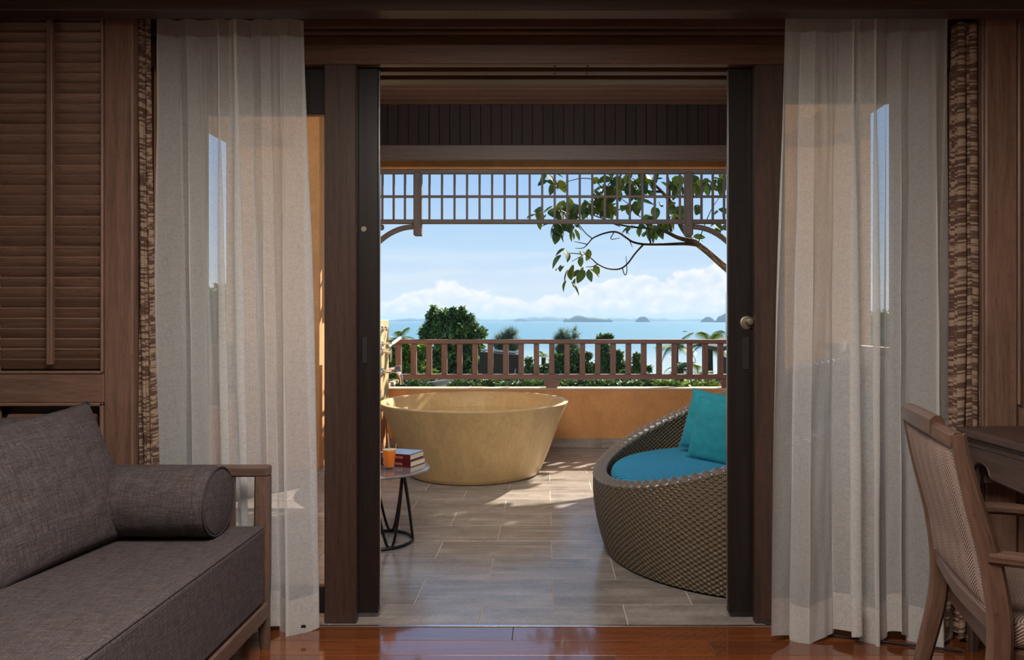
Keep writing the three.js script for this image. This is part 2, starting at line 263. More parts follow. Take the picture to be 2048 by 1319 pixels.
{ const h = struct('trim_1'); // the door head: stepped fascia and the underside with its two sliding grooves
  part('head_core', span(-1.62, 1.68, 2.285, 2.45, -2.94, -3.18, 0.002), M.header, h);
  part('upper_fascia', span(-1.62, 1.68, 2.384, 2.45, -2.885, -2.94, 0.004), M.header, h);
  part('upper_bead', span(-1.62, 1.68, 2.366, 2.384, -2.898, -2.94, 0.005), M.header, h);
  part('lower_fascia', span(-1.62, 1.68, 2.253, 2.366, -2.92, -2.962, 0.004), M.header, h);
  part('groove_board', span(-1.62, 1.68, 2.253, 2.285, -3.012, -3.058, 0.003), M.header, h);
  part('groove_board', span(-1.62, 1.68, 2.253, 2.285, -3.108, -3.18, 0.003), M.header, h);
  for (const x of [0.036, 0.17]) for (const z of [-2.945, -3.035]) part('screw_cap', cyl(0.006, 0.006, 0.002, 10).translate(x, 2.2525, z), M.black, h);
}
{ const t = struct('trim_2'); part('sill_strip', span(-1.62, 1.68, -0.02, 0.003, -2.892, -2.905, 0.001), M.steel, t); }
struct('trim_3', span(-0.894, -0.765, 0, 2.253, -2.92, -2.958, 0.004, 'y'), M.frame);
struct('trim_4', span(0.842, 0.963, 0, 2.253, -2.92, -2.958, 0.004, 'y'), M.frame);
struct('trim_5', span(-1.62, -1.440, 0, 2.253, -3.02, -3.06, 0.004, 'y'), M.frame);
struct('trim_6', span(1.475, 1.68, 0, 2.253, -3.02, -3.06, 0.004, 'y'), M.frame);
function doorLeaf(inner, outer, topGlass, stileIn, stileOut) { // a glazed sliding leaf; inner = the free edge at the opening
  const d = struct('door_' + (doorLeaf.n = (doorLeaf.n ?? 0) + 1)), s = Math.sign(outer), z0 = -2.968, z1 = -3.006, lo = (a, b) => [Math.min(a, b), Math.max(a, b)];
  const st = (a, b, name) => { const [p, q] = lo(a, b); return part(name, span(p, q, 0.022, 2.268, z0, z1, 0.004, 'y'), M.leaf, d); };
  st(inner, inner + s * stileIn, 'stile'); st(outer - s * stileOut, outer, 'stile');
  const [a, b] = lo(inner + s * stileIn, outer - s * stileOut);
  part('top_rail', span(a, b, topGlass, 2.268, z0, z1, 0.004), M.leaf, d); part('bottom_rail', span(a, b, 0.022, 0.132, z0, z1, 0.004), M.leaf, d);
  part('pane', new THREE.PlaneGeometry(b - a + 0.01, topGlass - 0.122).translate((a + b) / 2, (topGlass + 0.132) / 2, -2.987), M.glass, d);
  const e = inner - s * 0.0; // a rebated closing edge in two steps
  part('edge_strip', span(...lo(e - s * 0.004, e), 0.05, 2.25, -2.980, -2.992, 0.001, 'y'), M.steel, d);
  return [d, s];
}
{ const [d] = doorLeaf(-0.686, -1.424, 2.064, 0.092, 0.028);
  part('lock_plate', cyl(0.011, 0.011, 0.004, 14).rotateX(Math.PI / 2).translate(-0.745, at(726, 458, 2.97).y, -2.966), M.brass, d);
  part('finger_pull', soft(0.022, 0.11, 0.006, 0.003).translate(-0.742, at(726, 700, 2.97).y, -2.967), M.black, d);
}
{ const [d] = doorLeaf(0.748, 1.47, 2.115, 0.108, 0.05);
  const k = part('lock_plate', lathe([[0.0, 0.008], [0.024, 0.008], [0.029, 0.004], [0.030, 0]], 24).rotateX(Math.PI / 2).translate(0.822, at(1493, 645, 2.97).y, -2.968), M.brass, d);
  const b = new THREE.Mesh(lathe([[0, 0.034], [0.0125, 0.034], [0.0138, 0.031], [0.0138, 0.006], [0.012, 0.004]], 20).rotateX(Math.PI / 2).translate(0.828, at(1496, 643, 2.97).y, -2.968), M.brass); b.name = 'thumb_turn'; k.add(b);
  part('finger_pull', soft(0.030, 0.135, 0.006, 0.003).translate(0.818, at(1491, 706, 2.97).y, -2.967), M.black, d);
  part('strike_plate', span(0.742, 0.748, at(1457, 673, 2.97).y, at(1457, 585, 2.97).y, -2.972, -2.996, 0.001, 'y'), M.steel, d);
}

// ---------------------------------------------------------------- the terrace
struct('terrace_slab', span(-2.62, 2.35, -0.35, -0.0012, -2.90, -7.14, 0.002), M.grout);
{ const tf = struct('terrace_floor'); reseed(5);
  for (let k = -1; k < 13; k++) {
    const z0 = k < 0 ? 2.906 : 3.12 + 0.3 * k, z1 = Math.min(k < 0 ? 3.12 : z0 + 0.3, 6.96); if (z1 - z0 < 0.03) continue;
    for (let x = (k & 1 ? 0.33 : 0.03) - 3.0; x < 2.3; x += 0.6) { const a = Math.max(x, -2.48), b = Math.min(x + 0.6, 2.25); if (b - a < 0.04) continue;
      part('tile', span(a + 0.0022, b - 0.0022, -0.012, 0, -z0 - 0.0018, -z1 + 0.0018, 0.001, 'x', rr(0, 9)), M.tile[Math.floor(rnd() * 4)], tf); }
  }
  for (let x = -1.87; x < 1.9; x += 0.6) part('skirting_tile', span(x + 0.002, Math.min(x + 0.598, 1.9), 0.002, 0.092, -6.948, -6.96, 0.0015, 'x', rr(0, 9)), M.tile[Math.floor(rnd() * 4)], tf);
}
function parapet(name, x0, x1, z0, z1) { const w = struct(name); part('wall_body', span(x0, x1, 0, 0.555, z0, z1, 0.003), M.orange, w); part('coping', span(x0 - 0.006, x1 + 0.006, 0.555, 0.572, Math.max(z0, z1) + 0.006, Math.min(z0, z1) - 0.006, 0.004), M.cap, w); }
parapet('wall_terrace_back', -1.87, 1.92, -6.96, -7.14);
parapet('wall_terrace_left', -2.62, -2.48, -3.05, -5.98);
parapet('wall_terrace_right', 2.25, 2.40, -3.05, -5.98);
struct('pier_left', span(-2.64, -1.87, 0, 3.2, -5.98, -7.14, 0.004, 'y'), M.orange);
struct('pier_right', span(1.92, 2.68, 0, 3.2, -5.98, -7.14, 0.004, 'y'), M.orange);
struct('terrace_beam_back', span(-1.87, 1.92, 2.672, 3.2, -6.93, -7.14, 0.004), M.orange);
struct('terrace_beam_left', span(-2.58, -2.07, 2.65, 3.2, -3.05, -5.98, 0.004, 'z'), M.orange);
struct('terrace_beam_right', span(1.86, 2.25, 2.65, 3.2, -3.05, -5.98, 0.004, 'z'), M.orange);
struct('terrace_roof', span(-3.0, 2.8, 3.2, 3.34, -2.6, -7.3, 0.004), M.roofTile);
{ const c = struct('terrace_ceiling'); reseed(6);
  for (let z = 3.06; z < 6.5; z += 0.13) part('ceiling_board', span(-2.07, 1.86, 3.155, 3.18, -z - 0.001, -Math.min(z + 0.129, 6.5), 0.003, 'x', rr(0, 9)), M.terraceCeiling, c);
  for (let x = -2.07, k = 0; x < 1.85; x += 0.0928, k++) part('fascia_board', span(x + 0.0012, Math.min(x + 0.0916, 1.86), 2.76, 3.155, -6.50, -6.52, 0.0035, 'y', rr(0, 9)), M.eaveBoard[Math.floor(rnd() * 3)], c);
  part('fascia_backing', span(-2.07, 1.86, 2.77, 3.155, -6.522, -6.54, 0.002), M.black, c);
  part('eave_beam', span(-2.07, 1.86, 2.648, 2.786, -6.455, -6.50, 0.006), M.eave, c);
}
{ // shower wall: a low orange wall with a cream stone slab on it
  const s = struct('shower_wall'); part('wall_body', span(-1.56, -1.415, 0, 0.45, -5.80, -6.46, 0.004), M.orange, s); part('stone_slab', span(-1.575, -1.40, 0.45, 1.228, -5.80, -6.46, 0.006, 'y'), M.cream, s);
}
function railing(name, label, len, pos, turn, off = 0.0, blocks = []) {
  const r = thing(name, label, 'railing', pos, turn);
  part('top_rail', soft(len, 0.042, 0.085, 0.010, 2).translate(len / 2, 1.018, 0), M.rail, r);
  part('bottom_rail', soft(len, 0.050, 0.070, 0.006, 2).translate(len / 2, 0.679, 0), M.rail, r);
  for (let x = off; x < len - 0.02; x += 0.1486) part('baluster', cbox(0.052, 0.294, 0.046, 0.003, 'y', x * 3).translate(x, 0.851, 0), M.rail, r);
  for (const x of blocks) { const s = new THREE.Shape(); s.moveTo(-0.045, -0.048); s.lineTo(0.045, -0.048); s.lineTo(0.072, 0); s.lineTo(0.045, 0.048); s.lineTo(-0.045, 0.048); s.lineTo(-0.072, 0); part('diamond_block', uvm(extrude(s, 0.05, 0.004).translate(x, 0.6155, -0.025)), M.rail, r); }
}
railing('balustrade', 'brown painted wooden balustrade standing on the orange wall behind the bathtub', 3.36, [-1.44, 0, -7.03], 0, 0.01, [1.497, 3.2]);
railing('balustrade', 'brown balustrade on the low wall seen through the left sheer curtain', 2.85, [-2.55, 0, -3.1], Math.PI / 2, 0.06, [0.3, 2.5]);
railing('balustrade', 'brown balustrade on the low wall seen through the right sheer curtain', 2.85, [2.32, 0, -3.1], Math.PI / 2, 0.06, [0.3, 2.5]);
{ // short sunlit side rail between the shower wall and the corner of the balustrade
  const r = thing('side_rail', 'short pale side rail running from the shower wall to the balustrade corner', 'railing', [-1.41, 0, -6.46]);
  part('handrail', limb([V(0, 0.985, 0.0), V(0.006, 1.055, -0.52)], [0.016, 0.016], 6, 12), M.fascia, r);
  part('lower_rail', span(-0.03, 0.015, 0.74, 0.79, 0, -0.50, 0.006, 'z'), M.rail, r); part('ledge', span(-0.05, 0.0, 0.62, 0.655, 0, -0.50, 0.006, 'z'), M.cap, r);
}
{ // hanging trellis with two drop posts and curved brackets
  const t = thing('trellis', 'grey-brown slatted wooden trellis hanging under the orange beam', 'trellis', [0, 0, -6.98]);
  const x0 = -1.87, x1 = 1.92;
  part('top_rail', span(x0, x1, 2.632, 2.672, -0.03, 0.03), M.trellis, t); part('bottom_rail', span(x0, x1, 2.152, 2.192, -0.03, 0.03), M.trellis, t); part('middle_rail', span(x0, x1, 2.402, 2.426, -0.012, 0.012), M.trellis, t);
  for (const x of [-1.232, 1.372]) { part('drop_post', span(x - 0.039, x + 0.039, 2.035, 2.645, -0.042, 0.042, 0.010, 'y'), M.trellis, t); }
  for (let k = 0; k < 21; k++) { const x = -1.232 + 0.1205 * (k + 0.92); if (x > 1.30) break; part('slat', span(x - 0.0105, x + 0.0105, 2.19, 2.635, -0.011, 0.011, 0.002, 'y'), M.trellis, t); }
  for (let k = 0; k < 5; k++) for (const s of [-1, 1]) { const x = (s < 0 ? -1.232 : 1.372) + s * (0.125 + 0.1085 * k); if (x < x0 || x > x1) continue; part('slat', span(x - 0.0105, x + 0.0105, 2.19, 2.635, -0.011, 0.011, 0.002, 'y'), M.trellis, t); }
  for (const s of [-1, 1]) { const c = s < 0 ? -1.262 : 1.402, pts = []; for (let k = 0; k <= 10; k++) { const a = k / 10 * 1.45; pts.push(V(c + s * 0.62 * Math.sin(a), 2.125 - 0.86 * (1 - Math.cos(a)), 0)); }
    part('bracket', bar(pts, V(0, 0, 1), 0.05, 0.046, 20), M.trellis, t);
    part('finial', new THREE.SphereGeometry(0.030, 14, 10).translate(s < 0 ? -1.585 : 1.725, 2.118, 0), M.trellis, t); }
}

// ---------------------------------------------------------------- beyond the terrace: slope, sea, islands, trees
const groundY = (x, z) => { const d = -z; return -4.2 - 21.5 * sstep(10, 260, d) + 0.5 * noise3(x * 0.1, 0, z * 0.1); };
{ const g = sheet((u, v, p) => { const d = 7.6 + 330 * v * v; const x = (u - 0.5) * (60 + d * 2.4); p.set(x, groundY(x, -d) - (v > 0.93 ? 3 : 0), -d); }, 30, 30, 60, 60); struct('hillside', g, M.hill); }
{ const g = sheet((u, v, p) => { const d = 120 * Math.pow(46000 / 120, v); p.set((u - 0.5) * (d * 3 + 400), -26, -d); }, 16, 60, 1, 1);
  const P = g.attributes.position, uv = new Float32Array(P.count * 2), col = new Float32Array(P.count * 3);
  for (let i = 0; i < P.count; i++) { uv[2 * i] = P.getX(i); uv[2 * i + 1] = P.getZ(i); const k = 1 - sstep(300, 900, -P.getZ(i) + 70 * Math.sin(P.getX(i) * 0.01)); col.set([1 + 2.6 * k, 1 + 0.7 * k, 1 + 0.25 * k], 3 * i); } // sand shows through shallow water
  g.setAttribute('uv', new THREE.BufferAttribute(uv, 2)); g.setAttribute('color', new THREE.BufferAttribute(col, 3));
  struct('sea', g, M.sea).userData.kind = 'structure';
}
function island(label, x0, x1, d, profile, color, seed) { // profile: heights in pixels above the water line along its length
  const base = EYE + 26, waterY = CY + base * F / d, W = (x1 - x0) / F * d, cx = ((x0 + x1) / 2 - CX) / F * d, n = profile.length - 1;
  const g = sheet((u, v, p) => {
    const f = u * n, k = Math.min(n - 1, Math.floor(f)), h = lerp(profile[k], profile[k + 1], sstep(0, 1, f - k)) / F * d, w = Math.abs(v * 2 - 1), e = Math.pow(Math.max(0, 1 - w * w), 0.5);
    const r = 1 + 0.18 * fbm(u * 9 + seed, v * 5, seed, 3); p.set((u - 0.5) * W, h * e * r - (w > 0.999 ? 4 : 0), (v - 0.5) * W * 0.35);
  }, 60, 16, 40, 20);
  const t = thing('island', label, 'island', [cx, -26, -d], 0, 'islands and hills on the horizon');
  part('forested_rock', g, new THREE.MeshPhysicalMaterial({ color, roughness: 1 }), t);
}
const forest = lin(0.06, 0.10, 0.06);
island('long low wooded island left of centre on the horizon', 1126, 1224, 15000, [3, 8, 7, 9, 12, 13, 13, 12, 10, 9, 8.5, 9, 8, 7.5, 6.5, 6, 7.5, 5], forest, 1);
island('small domed island on the horizon just right of the long island', 1271, 1299, 15500, [2, 7, 10, 11, 10.5, 8, 3], forest, 2);
island('rounded dome island on the horizon near the right door leaf', 1401, 1430, 14000, [1, 6, 9.5, 11, 10, 7, 2], forest, 3);
island('tall island cut off by the right door leaf', 1431, 1490, 13000, [3, 12, 15, 18, 19, 17, 19, 15, 8], forest, 4);
island('pale distant hills on the horizon left of the broadleaf tree', 770, 880, 30000, [2, 3, 4, 5, 6, 6.5, 5, 5.5, 6, 7, 5], forest, 5);
island('pale distant hills on the horizon right of the broadleaf tree', 940, 1130, 30000, [6, 7, 4, 3.5, 4.5, 3, 4, 4.5, 5.5, 6, 8, 9, 8, 9.5, 9, 7, 8], forest, 6);
island('small pale domed islet before the distant hills', 1028, 1058, 24000, [2, 5, 6.5, 6, 4, 2], forest, 9);
island('pale distant hills on the horizon between the long and dome islands', 1205, 1420, 30000, [5, 7, 6.5, 7, 5, 6, 8, 7, 5.5, 6.5, 4, 3.5, 4, 5, 5.5, 5, 4], forest, 7);
island('pale distant hills at the far left seen through the sheer curtain', 300, 560, 30000, [3, 5, 7, 8, 6, 7, 9, 6, 5], forest, 8);
{ const p = at(1369, 663.5, 1790), b = thing('boat', 'tiny dark boat with a white wake far out on the sea', 'boat', [p.x, -26, -1790], 0.1);
  const s = new THREE.Shape(); s.moveTo(-4, 0); s.lineTo(4.5, 0); s.lineTo(6.2, 2.0); s.lineTo(4, 1.4); s.lineTo(-4.4, 1.3); part('hull', extrude(s, 2, 0.1).translate(0, 0, -1), M.blackMetal, b);
  part('canopy', merge([span(-2.5, 1.5, 3.3, 3.5, -0.9, 0.9, 0.05), span(-2.4, -2.2, 1.2, 3.3, -0.1, 0.1, 0.03), span(1.2, 1.4, 1.2, 3.3, -0.1, 0.1, 0.03)]), M.blackMetal, b);
  part('wake', sheet((u, v, q) => q.set(5 + u * 14, 0.12, (v - 0.5) * (1 + u * 8)), 6, 2), M.fascia, b);
}
const leafCluster = (() => { const L = []; reseed(9); for (let k = 0; k < 5; k++) { const g = sheet((u, v, p) => { const w = Math.sin(Math.PI * Math.min(1, 0.08 + 0.92 * v)) * 0.26; p.set((u - 0.5) * 2 * w, 0.12 * Math.abs(u - 0.5) + 0.18 * v * (1 - v), v); }, 2, 2); L.push(g.rotateX(rr(-0.9, 0.9)).rotateY(k / 5 * 6.28 + rr(-0.5, 0.5)).rotateZ(rr(-0.5, 0.5))); } return merge(L); })();
const needleTuft = (() => { const L = []; reseed(10); for (let k = 0; k < 9; k++) L.push(sheet((u, v, p) => p.set((u - 0.5) * 0.04 * (1 - v * 0.7), -0.25 * v * v, v), 1, 3).rotateX(rr(-1.2, 0.5)).rotateY(rr(0, 6.28))); return merge(L); })();
function foliage(parent, blobs, geo, n, size, cols, origin) { // leaves scattered through the shells of several blobs, one object
  const tot = blobs.reduce((s, b) => s + b[3] ** 2, 0), ms = [], cs = [], q = new THREE.Quaternion(), e = new THREE.Euler(), s = V(), p = V(), m = new THREE.Matrix4();
  for (const [x, y, z, r] of blobs) for (let k = 0, N = Math.ceil(n * r * r / tot); k < N; k++) {
    const a = rr(0, 6.283), c = rr(-1, 1), rad = r * Math.pow(rr(0.12, 1), 0.45) * (1 + 0.25 * noise3(a * 2, c * 3, x)), h = Math.sqrt(1 - c * c);
    p.set(x + rad * h * Math.cos(a), y + rad * c * 0.92, z + rad * h * Math.sin(a)).sub(origin); e.set(rr(-0.9, 0.9), rr(0, 6.28), rr(-0.9, 0.9)); const k2 = size * rr(0.65, 1.25);
    ms.push(m.compose(p, q.setFromEuler(e), s.set(k2, k2, k2)).clone()); const b = cols[Math.floor(rnd() * cols.length)], t = rr(0.7, 2.4); cs.push(lin(b[0] * t, b[1] * t, b[2] * t));
  }
  const im = new THREE.InstancedMesh(geo, foliageMat, ms.length); ms.forEach((x, i) => { im.setMatrixAt(i, x); im.setColorAt(i, cs[i]); });
  im.name = 'foliage'; im.userData.kind = 'stuff'; im.castShadow = im.receiveShadow = true; parent.add(im); return im;
}
const GREEN = { broad: [[0.050, 0.095, 0.018], [0.085, 0.14, 0.024], [0.035, 0.07, 0.020], [0.13, 0.18, 0.035]], lime: [[0.11, 0.17, 0.015], [0.075, 0.13, 0.016], [0.16, 0.22, 0.02]], dark: [[0.045, 0.085, 0.016], [0.07, 0.115, 0.025], [0.10, 0.145, 0.035]], blue: [[0.075, 0.115, 0.055], [0.10, 0.14, 0.07], [0.06, 0.09, 0.04]], yellow: [[0.24, 0.26, 0.02], [0.15, 0.20, 0.02], [0.10, 0.15, 0.015]] };
function plant(name, label, category, d, px, cols, n, size, geo = leafCluster, seed = 1, stems = 1) { // px: [x, y, radius] of its leaf masses as pixels at that distance
  reseed(seed); const blobs = px.map(([x, y, r, dd = 0]) => { const p = at(x, y, d + dd); return [p.x, p.y, p.z + rr(-0.3, 0.3) * r / F * d, r / F * d]; });
  const bx = blobs.reduce((s, b) => s + b[0], 0) / blobs.length, o = V(bx, groundY(bx, -d), -d), t = thing(name, label, category, [o.x, o.y, o.z], 0, { hedge: 'hedge plants below the balustrade', leafy_bush: 'bushes behind the balustrade', casuarina_tree: 'casuarinas behind the balustrade', garden_tree: 'trees seen through the sheer curtains' }[name]);
  for (let k = 0; k < stems; k++) { const b = blobs[Math.floor(k * blobs.length / stems)], end = V(b[0], b[1], b[2]).sub(o), r = 0.012 * Math.max(1, end.y) + 0.01; part('trunk', limb([V(rr(-0.1, 0.1) * k, -0.1, 0), V(end.x * 0.2, end.y * 0.5, end.z * 0.2), V(end.x * 0.7, end.y * 0.82, end.z * 0.7), end], [r * 1.4, r, r * 0.7, r * 0.3], 12, 7), M.bark, t); }
  foliage(t, blobs, geo, n, size, cols, o); return t;
}
plant('broadleaf_tree', 'tall round-crowned broadleaf tree rising above the balustrade behind the tub', 'tree', 26, [[866, 634, 15], [886, 640, 22], [910, 636, 16], [926, 634, 11], [862, 662, 20], [848, 664, 9], [893, 665, 30], [925, 662, 22], [944, 648, 10], [953, 668, 15], [966, 664, 8], [944, 690, 24], [905, 706, 40], [866, 722, 32], [938, 730, 36], [900, 752, 45], [955, 758, 30], [848, 682, 9], [868, 616, 5], [905, 622, 7], [925, 620, 6], [943, 634, 6]], GREEN.broad, 6500, 0.15, leafCluster, 21, 5);
plant('leafy_bush', 'bright green leafy bush behind the leftmost balusters', 'bush', 19, [[788, 700, 15], [800, 726, 22], [828, 706, 20], [825, 745, 26], [790, 760, 28], [852, 760, 25], [846, 698, 12], [812, 695, 12]], GREEN.lime, 2600, 0.15, leafCluster, 22, 3);
plant('casuarina_tree', 'grey-green feathery casuarina above the dark hut roof', 'tree', 34, [[1000, 690, 14], [1012, 676, 12], [1024, 668, 9], [1015, 705, 18], [1032, 690, 11], [994, 712, 14], [1024, 735, 20], [1000, 740, 20], [1018, 662, 5], [995, 674, 5], [1031, 666, 3]], GREEN.blue, 1500, 0.30, needleTuft, 23, 4);
plant('casuarina_tree', 'wispy casuarina rising above the rail right of centre', 'tree', 30, [[1118, 678, 9], [1124, 668, 5], [1134, 676, 8], [1150, 672, 6], [1149, 660, 3.5], [1125, 700, 15], [1147, 698, 13], [1135, 720, 20], [1122, 662, 3], [1134, 664, 3]], GREEN.blue, 1100, 0.26, needleTuft, 24, 4);
plant('leafy_bush', 'dense small-leaved bush behind the balusters right of centre', 'bush', 22, [[1118, 722, 14], [1145, 712, 15], [1120, 745, 24], [1152, 738, 24], [1178, 738, 14], [1176, 712, 6], [1170, 752, 18]], GREEN.dark, 2600, 0.12, leafCluster, 25, 3);
plant('leafy_bush', 'upright dark bush poking its tip just above the rail', 'bush', 21, [[1202, 676, 5], [1217, 675, 6], [1207, 698, 11], [1217, 718, 17], [1208, 738, 20], [1236, 710, 8], [1240, 735, 15], [1226, 752, 22]], GREEN.dark, 2600, 0.12, leafCluster, 26, 3);
plant('leafy_bush', 'loose airy bush with single leafy shoots beside open sea', 'bush', 20, [[1274, 712, 5], [1278, 735, 9], [1268, 748, 12], [1254, 752, 13], [1298, 736, 4], [1285, 756, 10], [1272, 724, 4]], GREEN.dark, 900, 0.12, leafCluster, 27, 2);
plant('leafy_bush', 'small bush beside the dwarf palm near the middle balusters', 'bush', 23, [[1062, 742, 14], [1078, 748, 16], [1095, 738, 10], [1052, 754, 14], [1058, 722, 5]], GREEN.dark, 1300, 0.12, leafCluster, 28, 2);
reseed(40);
for (const [label, x0, x1, d, cols, n, seed] of [['dark hedge below the rail behind the left end of the tub', 785, 860, 13, GREEN.dark, 1500, 30], ['dark hedge below the rail behind the middle of the tub', 900, 1010, 12.5, GREEN.dark, 1900, 31], ['dark hedge below the rail left of the diamond block', 1005, 1092, 12, GREEN.dark, 1700, 32], ['dark hedge below the rail right of the diamond block', 1110, 1230, 12.5, GREEN.dark, 2200, 33], ['dark hedge with a gap to the sea below the right rail', 1235, 1305, 13.5, GREEN.dark, 1300, 34], ['green hedge below the rail under the palms', 1318, 1368, 13, GREEN.lime, 900, 35], ['yellow-green shrub below the rail beside the dark hut', 1372, 1432, 11.5, GREEN.yellow, 1100, 36]]) {
  const px = []; for (let x = x0 + 8; x <= x1; x += 15) px.push([x, 776 + rr(-4, 5), rr(14, 18)], [x + 5, 800, 20]); plant('hedge', label, 'hedge', d, px, cols, n, 0.09, leafCluster, seed, 3);
}
function frondGeometry(len, droop, leaflets, width) { // an arching palm frond: a midrib with a row of leaflets each side
  const L = [], P = (t) => V(0, len * (0.55 * t - droop * t * t), len * (t - 0.18 * t * t));
  L.push(limb([P(0), P(0.35), P(0.7), P(1)], [0.02 * len, 0.015 * len, 0.008 * len, 0.003 * len], 8, 5));
  for (let k = 2; k <= leaflets; k++) for (const s of [-1, 1]) { const t = k / leaflets, a = P(t), w = width * Math.sin(Math.PI * (0.12 + 0.84 * t)) * len; L.push(sheet((u, v, p) => p.set(a.x + s * w * v, a.y - 0.35 * w * v * v + 0.01 * len, a.z + (u - 0.5) * 0.055 * len * (1 - v * 0.9) + 0.45 * w * v), 1, 3)); }
  return merge(L);
}
const fronds = [frondGeometry(1, 0.75, 26, 0.34), frondGeometry(1, 0.95, 26, 0.30), frondGeometry(1, 0.45, 24, 0.32)];
const frondMats = [[0.12, 0.18, 0.03], [0.09, 0.15, 0.022], [0.16, 0.21, 0.04]].map(([r, g, b]) => mat(lin(r, g, b), 0.75, { transmission: 0.3, side: THREE.DoubleSide }));
function palm(label, px, py, d, len, n, seed) {
  reseed(seed); const c = at(px, py, d), g = groundY(c.x, c.z), t = thing('palm', label, 'palm tree', [c.x, g, c.z], 0, 'palms behind the balustrade'), h = c.y - g;
  part('trunk', limb([V(0.1, -0.1, 0), V(0.04, h * 0.5, 0), V(0, h, 0)], [0.11, 0.085, 0.075], 14, 9), M.twig, t);
  for (let k = 0; k < n; k++) { const f = part('frond', fronds[k % 3], frondMats[k % 3], t); f.position.set(0, h, 0); f.rotation.set(0, k * 2.4 + rr(-0.3, 0.3), 0); f.rotateX(rr(-0.5, 0.55) - (k % 3) * 0.12); f.scale.setScalar(len * rr(0.8, 1.1)); }
}
palm('leaning palm whose top fronds rise above the rail right of the gap of sea', 1352, 694, 24, 0.95, 13, 51);
palm('bushy palm with pale fronds above the rail beside the right door leaf', 1420, 694, 20, 0.85, 16, 52);
palm('low palm spreading behind the balusters under the leaning palm', 1362, 738, 19, 0.60, 14, 53);
palm('dwarf palm with a star of fronds near the middle balusters', 1087, 714, 25, 0.42, 11, 54);
palm('dark palm crown just above the rail beside the shower wall', 797, 682, 18, 0.52, 13, 55);
palm('small palm low behind the balusters at the far right', 1396, 750, 16, 0.42, 12, 56);
plant('garden_tree', 'dark tree outside seen through the left sheer curtain', 'tree', 16, [[440, 605, 36], [425, 640, 45], [470, 650, 48], [440, 700, 70], [510, 700, 60], [380, 690, 60], [560, 730, 50], [450, 760, 80]], GREEN.broad, 4200, 0.17, leafCluster, 61, 4);
plant('garden_tree', 'dark tree outside seen through the right sheer curtain', 'tree', 15, [[1765, 655, 34], [1745, 690, 45], [1795, 695, 48], [1700, 720, 50], [1840, 720, 60], [1650, 740, 50], [1760, 750, 75]], GREEN.broad, 4000, 0.17, leafCluster, 62, 4);
{ const p = at(1010, 752, 23), h = thing('garden_hut', 'dark-roofed hut with a white gable edge among the trees', 'hut', [p.x, p.y - 1.2, p.z]);
  const a = at(958, 702, 23), b = at(1037, 709.5, 23), x0 = a.x - p.x, x1 = b.x - p.x, yt = a.y - p.y + 1.2, yb = 0.9;
  part('roof', bar([V(x0, yt, -0.6), V(x1, yt - 0.10, -0.6)], V(0, 0.8, 0.6).normalize(), 1.3, 0.06, 2).translate(0, -0.52, 0.39), M.roofTile, h);
  part('ridge_board', bar([V(x0, yt + 0.03, -0.62), V(x1 + 0.02, yt - 0.07, -0.62)], V(0, 1, 0), 0.06, 0.05, 2), M.fascia, h);
  part('gable_board', bar([V(x1, yt - 0.1, -0.55), V(x1 - 0.13, yt - 0.75, 0.0)], V(0, 0, 1), 0.03, 0.035, 2), M.fascia, h);
  part('wall', span(x0 + 0.1, x1 - 0.1, -3.5, yb, -1.6, -0.4), M.wall, h);
}
{ const p = at(1452, 778, 14), h = thing('garden_pavilion', 'dark timber pavilion corner behind the rail at the right door leaf', 'hut', [p.x, p.y - 2, p.z]);
  part('wall', span(-0.26, 0.8, -1.5, 2.16, -0.8, 0, 0.01, 'y'), M.roofTile, h); part('corner_post', span(-0.14, 0.0, -1.5, 2.62, 0.0, 0.12, 0.01, 'y'), M.darkLeg, h);
  part('roof', bar([V(-0.15, 2.78, -0.6), V(1.4, 3.3, -0.6)], V(0, 0, 1), 1.8, 0.08, 2), M.roofTile, h);
}
{ const p = at(872, 770, 13), h = thing('low_roof', 'grey low roof corner below the rail behind the tub', 'roof', [p.x, p.y, p.z]);
  part('roof', bar([V(-0.28, -0.02, 0), V(0.4, 0.06, -0.3)], V(0, 0.5, 0.86), 0.22, 0.03, 2), M.fascia, h); part('wall', span(-0.2, 0.38, -2.4, -0.08, -0.5, -0.15), M.wall, h);
}
